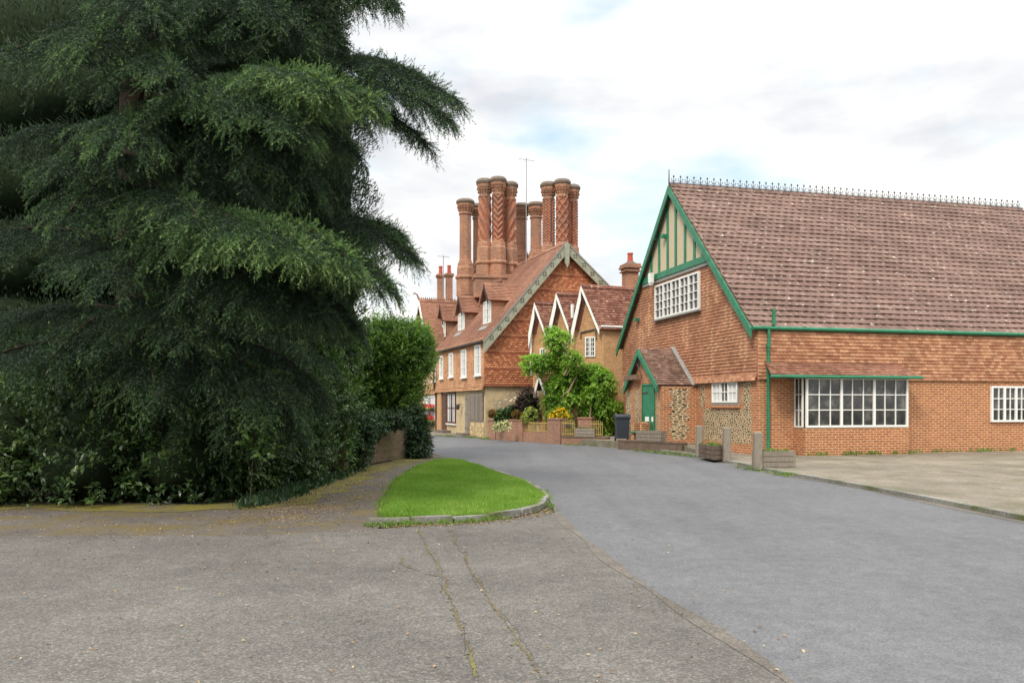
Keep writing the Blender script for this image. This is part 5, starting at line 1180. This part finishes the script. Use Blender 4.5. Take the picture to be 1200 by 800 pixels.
# garden plants
plant('purple_shrub', P(618, 500, 38.8), 'dark purple leaved shrub against the stone gable wall', 'shrub', [E3(619, 472, 38.8, 11, .5, 16), E3(611, 482, 38.8, 8, .5, 12), E3(627, 482, 38.8, 7, .5, 12)], 6000, .10, .05, M['purple'], up=.4, lump=.25, SL=.14)
plant('evergreen_shrub', P(594, 500, 39), 'mid green shrub between two clipped golden balls', 'shrub', [E3(591, 490, 39, 9, .45, 9), E3(599, 486, 39, 6, .4, 8)], 4500, .14, .06, M['shrub'], up=.4, lump=.25, SL=.14)
for px, py, r, lb in ((576.5, 484.5, 4.6, 'clipped bronze ball bush on the first garden pier'), (604.5, 485.5, 4.8, 'clipped golden ball bush on the second garden pier'), (613.5, 487, 3.8, 'small clipped golden ball bush right of the second garden pier')):
    Yp = 37.9; plant('box_ball', P(px, 491, Yp), lb, 'topiary', [E3(px, py, Yp, r, r*Yp/F, r)], 1600, .05, .035, M['gold'], lump=.03, group='clipped ball bushes on the garden wall', up=0, SL=.03)
plant('variegated_shrub', P(623, 505, 37.3), 'yellow green variegated shrub behind the garden wall lattice', 'shrub', [E3(623, 487, 37.4, 7, .35, 7), E3(618, 492, 37.4, 6, .35, 5)], 2600, .10, .05, M['lime'], up=.4, lump=.3, SL=.14)
plant('flowering_bush', P(588, 508, 36.9), 'cream flowered plant spilling over the first lattice panel', 'plant', [E3(584, 500, 36.9, 5, .15, 4), E3(592, 499, 36.85, 5, .15, 3.5)], 900, .08, .05, M['whitep'], up=0, core=False, lump=.3, SL=.14)
RO = plant('rose_bush', P(654, 505, 36.6), 'bush of yellow blooms behind the gate pier', 'bush', [E3(655, 484, 36.6, 10, .3, 7), E3(648, 488, 36.6, 6, .3, 5), E3(664, 495, 36.6, 4, .3, 8)], 2200, .09, .05, M['wist'], up=.3, lump=.3, core=False)
fl_ = [P(*q, 36.25) for q in ((649, 482), (653, 479), (657, 483), (661, 479), (655, 487), (659, 488), (645, 486), (644, 489), (651, 485), (663, 486), (666, 488), (658, 491), (661, 504), (648, 488), (653, 491), (664, 483), (657, 479))]
A = np.repeat(np.array([tuple(p) for p in fl_]), 16, 0)+rng.normal(0, .03, (len(fl_)*16, 3)); m = len(A); leaves('blooms', A, rdir(m), rdir(m), np.full(m, .09), np.full(m, .08), rng.uniform(0, 1, m), M['yel'], RO)

# ------------------------------------------------------------------ ground litter, weeds, moss
def along(px, n, spread):
    pts = [G(*p) for p in px]; out_ = []
    for _ in range(n):
        i = random.randrange(len(pts)-1); t = random.random(); p = pts[i]*(1-t)+pts[i+1]*t
        out_.append(V3(p.x+random.gauss(0, spread), p.y+random.gauss(0, spread), 0))
    return out_
tufts('weeds', along([(430, 617), (480, 615), (540, 613), (590, 609)], 110, .07)+along([(640, 590), (652, 600)], 8, .05)+along([(455, 598), (453, 606)], 12, .05), M['weed'], 'small weeds growing along the foot of the island kerb', n=10, L=.07, Wd=.014, spread=.03)
tufts('grass', along([(449, 606), (453, 585), (466, 563), (492, 547), (512, 541), (530, 539.5)], 420, .05)+along([(640, 586), (632, 577), (612, 566), (590, 558), (560, 547)], 160, .04), M['grass'], 'grass spilling over the path edge of the island', n=10, L=.09, Wd=.012, spread=.04)
tufts('weeds', along([(745, 529), (815, 536)], 34, .05)+along([(868, 549), (930, 560)], 16, .05)+along([(660, 521.5), (712, 523)], 16, .08)+along([(545, 512.8), (560, 513.6)], 14, .2)+along([(519, 511), (530, 512)], 14, .2)+along([(568, 514.4), (580, 515)], 24, .2), M['weed'], 'weeds growing at the foot of the walls and the road kerb', n=10, L=.13, Wd=.02, spread=.06)
tufts('undergrowth', [V3(x+random.gauss(0, .12), y+random.gauss(0, .2), 0) for x, y in [(-4.35+.12*math.sin(t*3)+(.35 if t < .2 else 0)*0, 13.6+8*t) for t in np.linspace(0, 1, 260)]], M['ivy'], 'low dark undergrowth at the foot of the shrubs', n=14, L=.16, Wd=.05, spread=.12)
def litter(name, pts, size, mat, label):
    A = np.array([(p.x, p.y, .02) for p in pts]); m = len(A); d = rdir(m); d[:, 2] *= .15; nn = np.array([0, 0, 1.0])+rdir(m)*.25
    return leaves(name, A, d, nn, rng.uniform(.5, 1.3, m)*size, rng.uniform(.3, .7, m)*size, rng.uniform(0, 1, m), mat, None, kind='stuff', label=label)
pts = along([(440, 618), (500, 616), (560, 614), (620, 606), (646, 598)], 900, .11)+along([(300, 612), (370, 600), (430, 580), (455, 555)], 1500, .45)+along([(305, 604), (400, 568), (470, 541)], 1500, .28)
pts += [V3(random.uniform(-6, 2), random.uniform(4.5, 12), 0) for _ in range(700)]+[V3(random.uniform(-9, -1.5), random.uniform(10, 13.4), 0) for _ in range(900)]
litter('fallen_leaves', pts, .035, M['litter'], 'small brown and yellow fallen leaves along kerb and path')
for p in pts: pass
mb = MB()
def crack(px, wd, dens=.8):
    pts = [G(*p) for p in px]; wk_ = walk(pts, .03); prev = None; off = 0
    for i, p in enumerate(wk_):
        off = off*.9+random.gauss(0, .006); r = wd*(.55+.35*math.sin(i*.17+px[0][0])+random.uniform(-.25, .45)); c = V3(p.x+off, p.y, .0125)
        if random.random() > dens or r < wd*.25: prev = None; continue
        e = (c-V3(max(r, .004), 0, 0), c+V3(max(r, .004)*random.uniform(.5, 1.3), 0, 0))
        if prev: mb.face([prev[0], prev[1], e[1], e[0]])
        prev = e
        if random.random() < .25:
            k = 6; cc = c+V3(random.gauss(0, .03), 0, .0006*random.random()+.0006); q = random.uniform(.004, .014); mb.face([cc+V3(math.cos(6.283*j/k)*q, math.sin(6.283*j/k)*q*1.8, 0) for j in range(k)])
crack([(491, 622), (503, 648), (519, 676), (531, 708), (542, 745), (552, 772), (562, 800)], .013, 1.0)
crack([(524, 622), (545, 652), (562, 682), (585, 715), (605, 748), (632, 798)], .011, .96)
crack([(470, 652), (474, 662), (496, 672), (519, 678)], .012, .9); crack([(560, 660), (582, 664)], .02, .4)
mb.build('crack_moss', M['moss'], None, kind='stuff', label='lines of ochre moss growing in the cracks of the forecourt')

mb = MB()
def hair(px, wd):
    pts = [G(*p) for p in px]; wk_ = walk(pts, .05); prev = None; o = 0
    for i, p in enumerate(wk_):
        o = o*.92+random.gauss(0, .012); c = V3(p.x+o*.6, p.y+o, .0105 if p.y < 12 and p.x < 1 else .0065); r = wd*random.uniform(.4, 1.3); e = (c-V3(r*.7, r, 0), c+V3(r*.7, r, 0))
        if prev: mb.face([prev[0], prev[1], e[1], e[0]])
        prev = e
hair([(491, 620), (503, 648), (519, 676), (531, 708), (542, 745), (552, 772), (562, 800)], .0025); hair([(524, 620), (545, 652), (562, 682), (585, 715), (605, 748), (632, 798)], .0025)
hair([(785, 588), (815, 591), (850, 587), (870, 590)], .007); hair([(850, 587), (905, 584)], .006); hair([(700, 640), (745, 632)], .004)
mb.build('surface_crack', M['crackd'], None, kind='stuff', label='fine dark cracks running across the asphalt')

tufts('weeds', [psd.pt(random.uniform(.3, 14), .08, .1+abs(random.gauss(0, .12))+(.6 if 1.2 < 0 else 0)) for _ in range(40)]+[psd.pt(random.uniform(1.2, 5.3), .08, .66+abs(random.gauss(0, .06))) for _ in range(20)], M['weed'], 'weeds along the foot of the side wall', n=12, L=.16, Wd=.03, spread=.1)
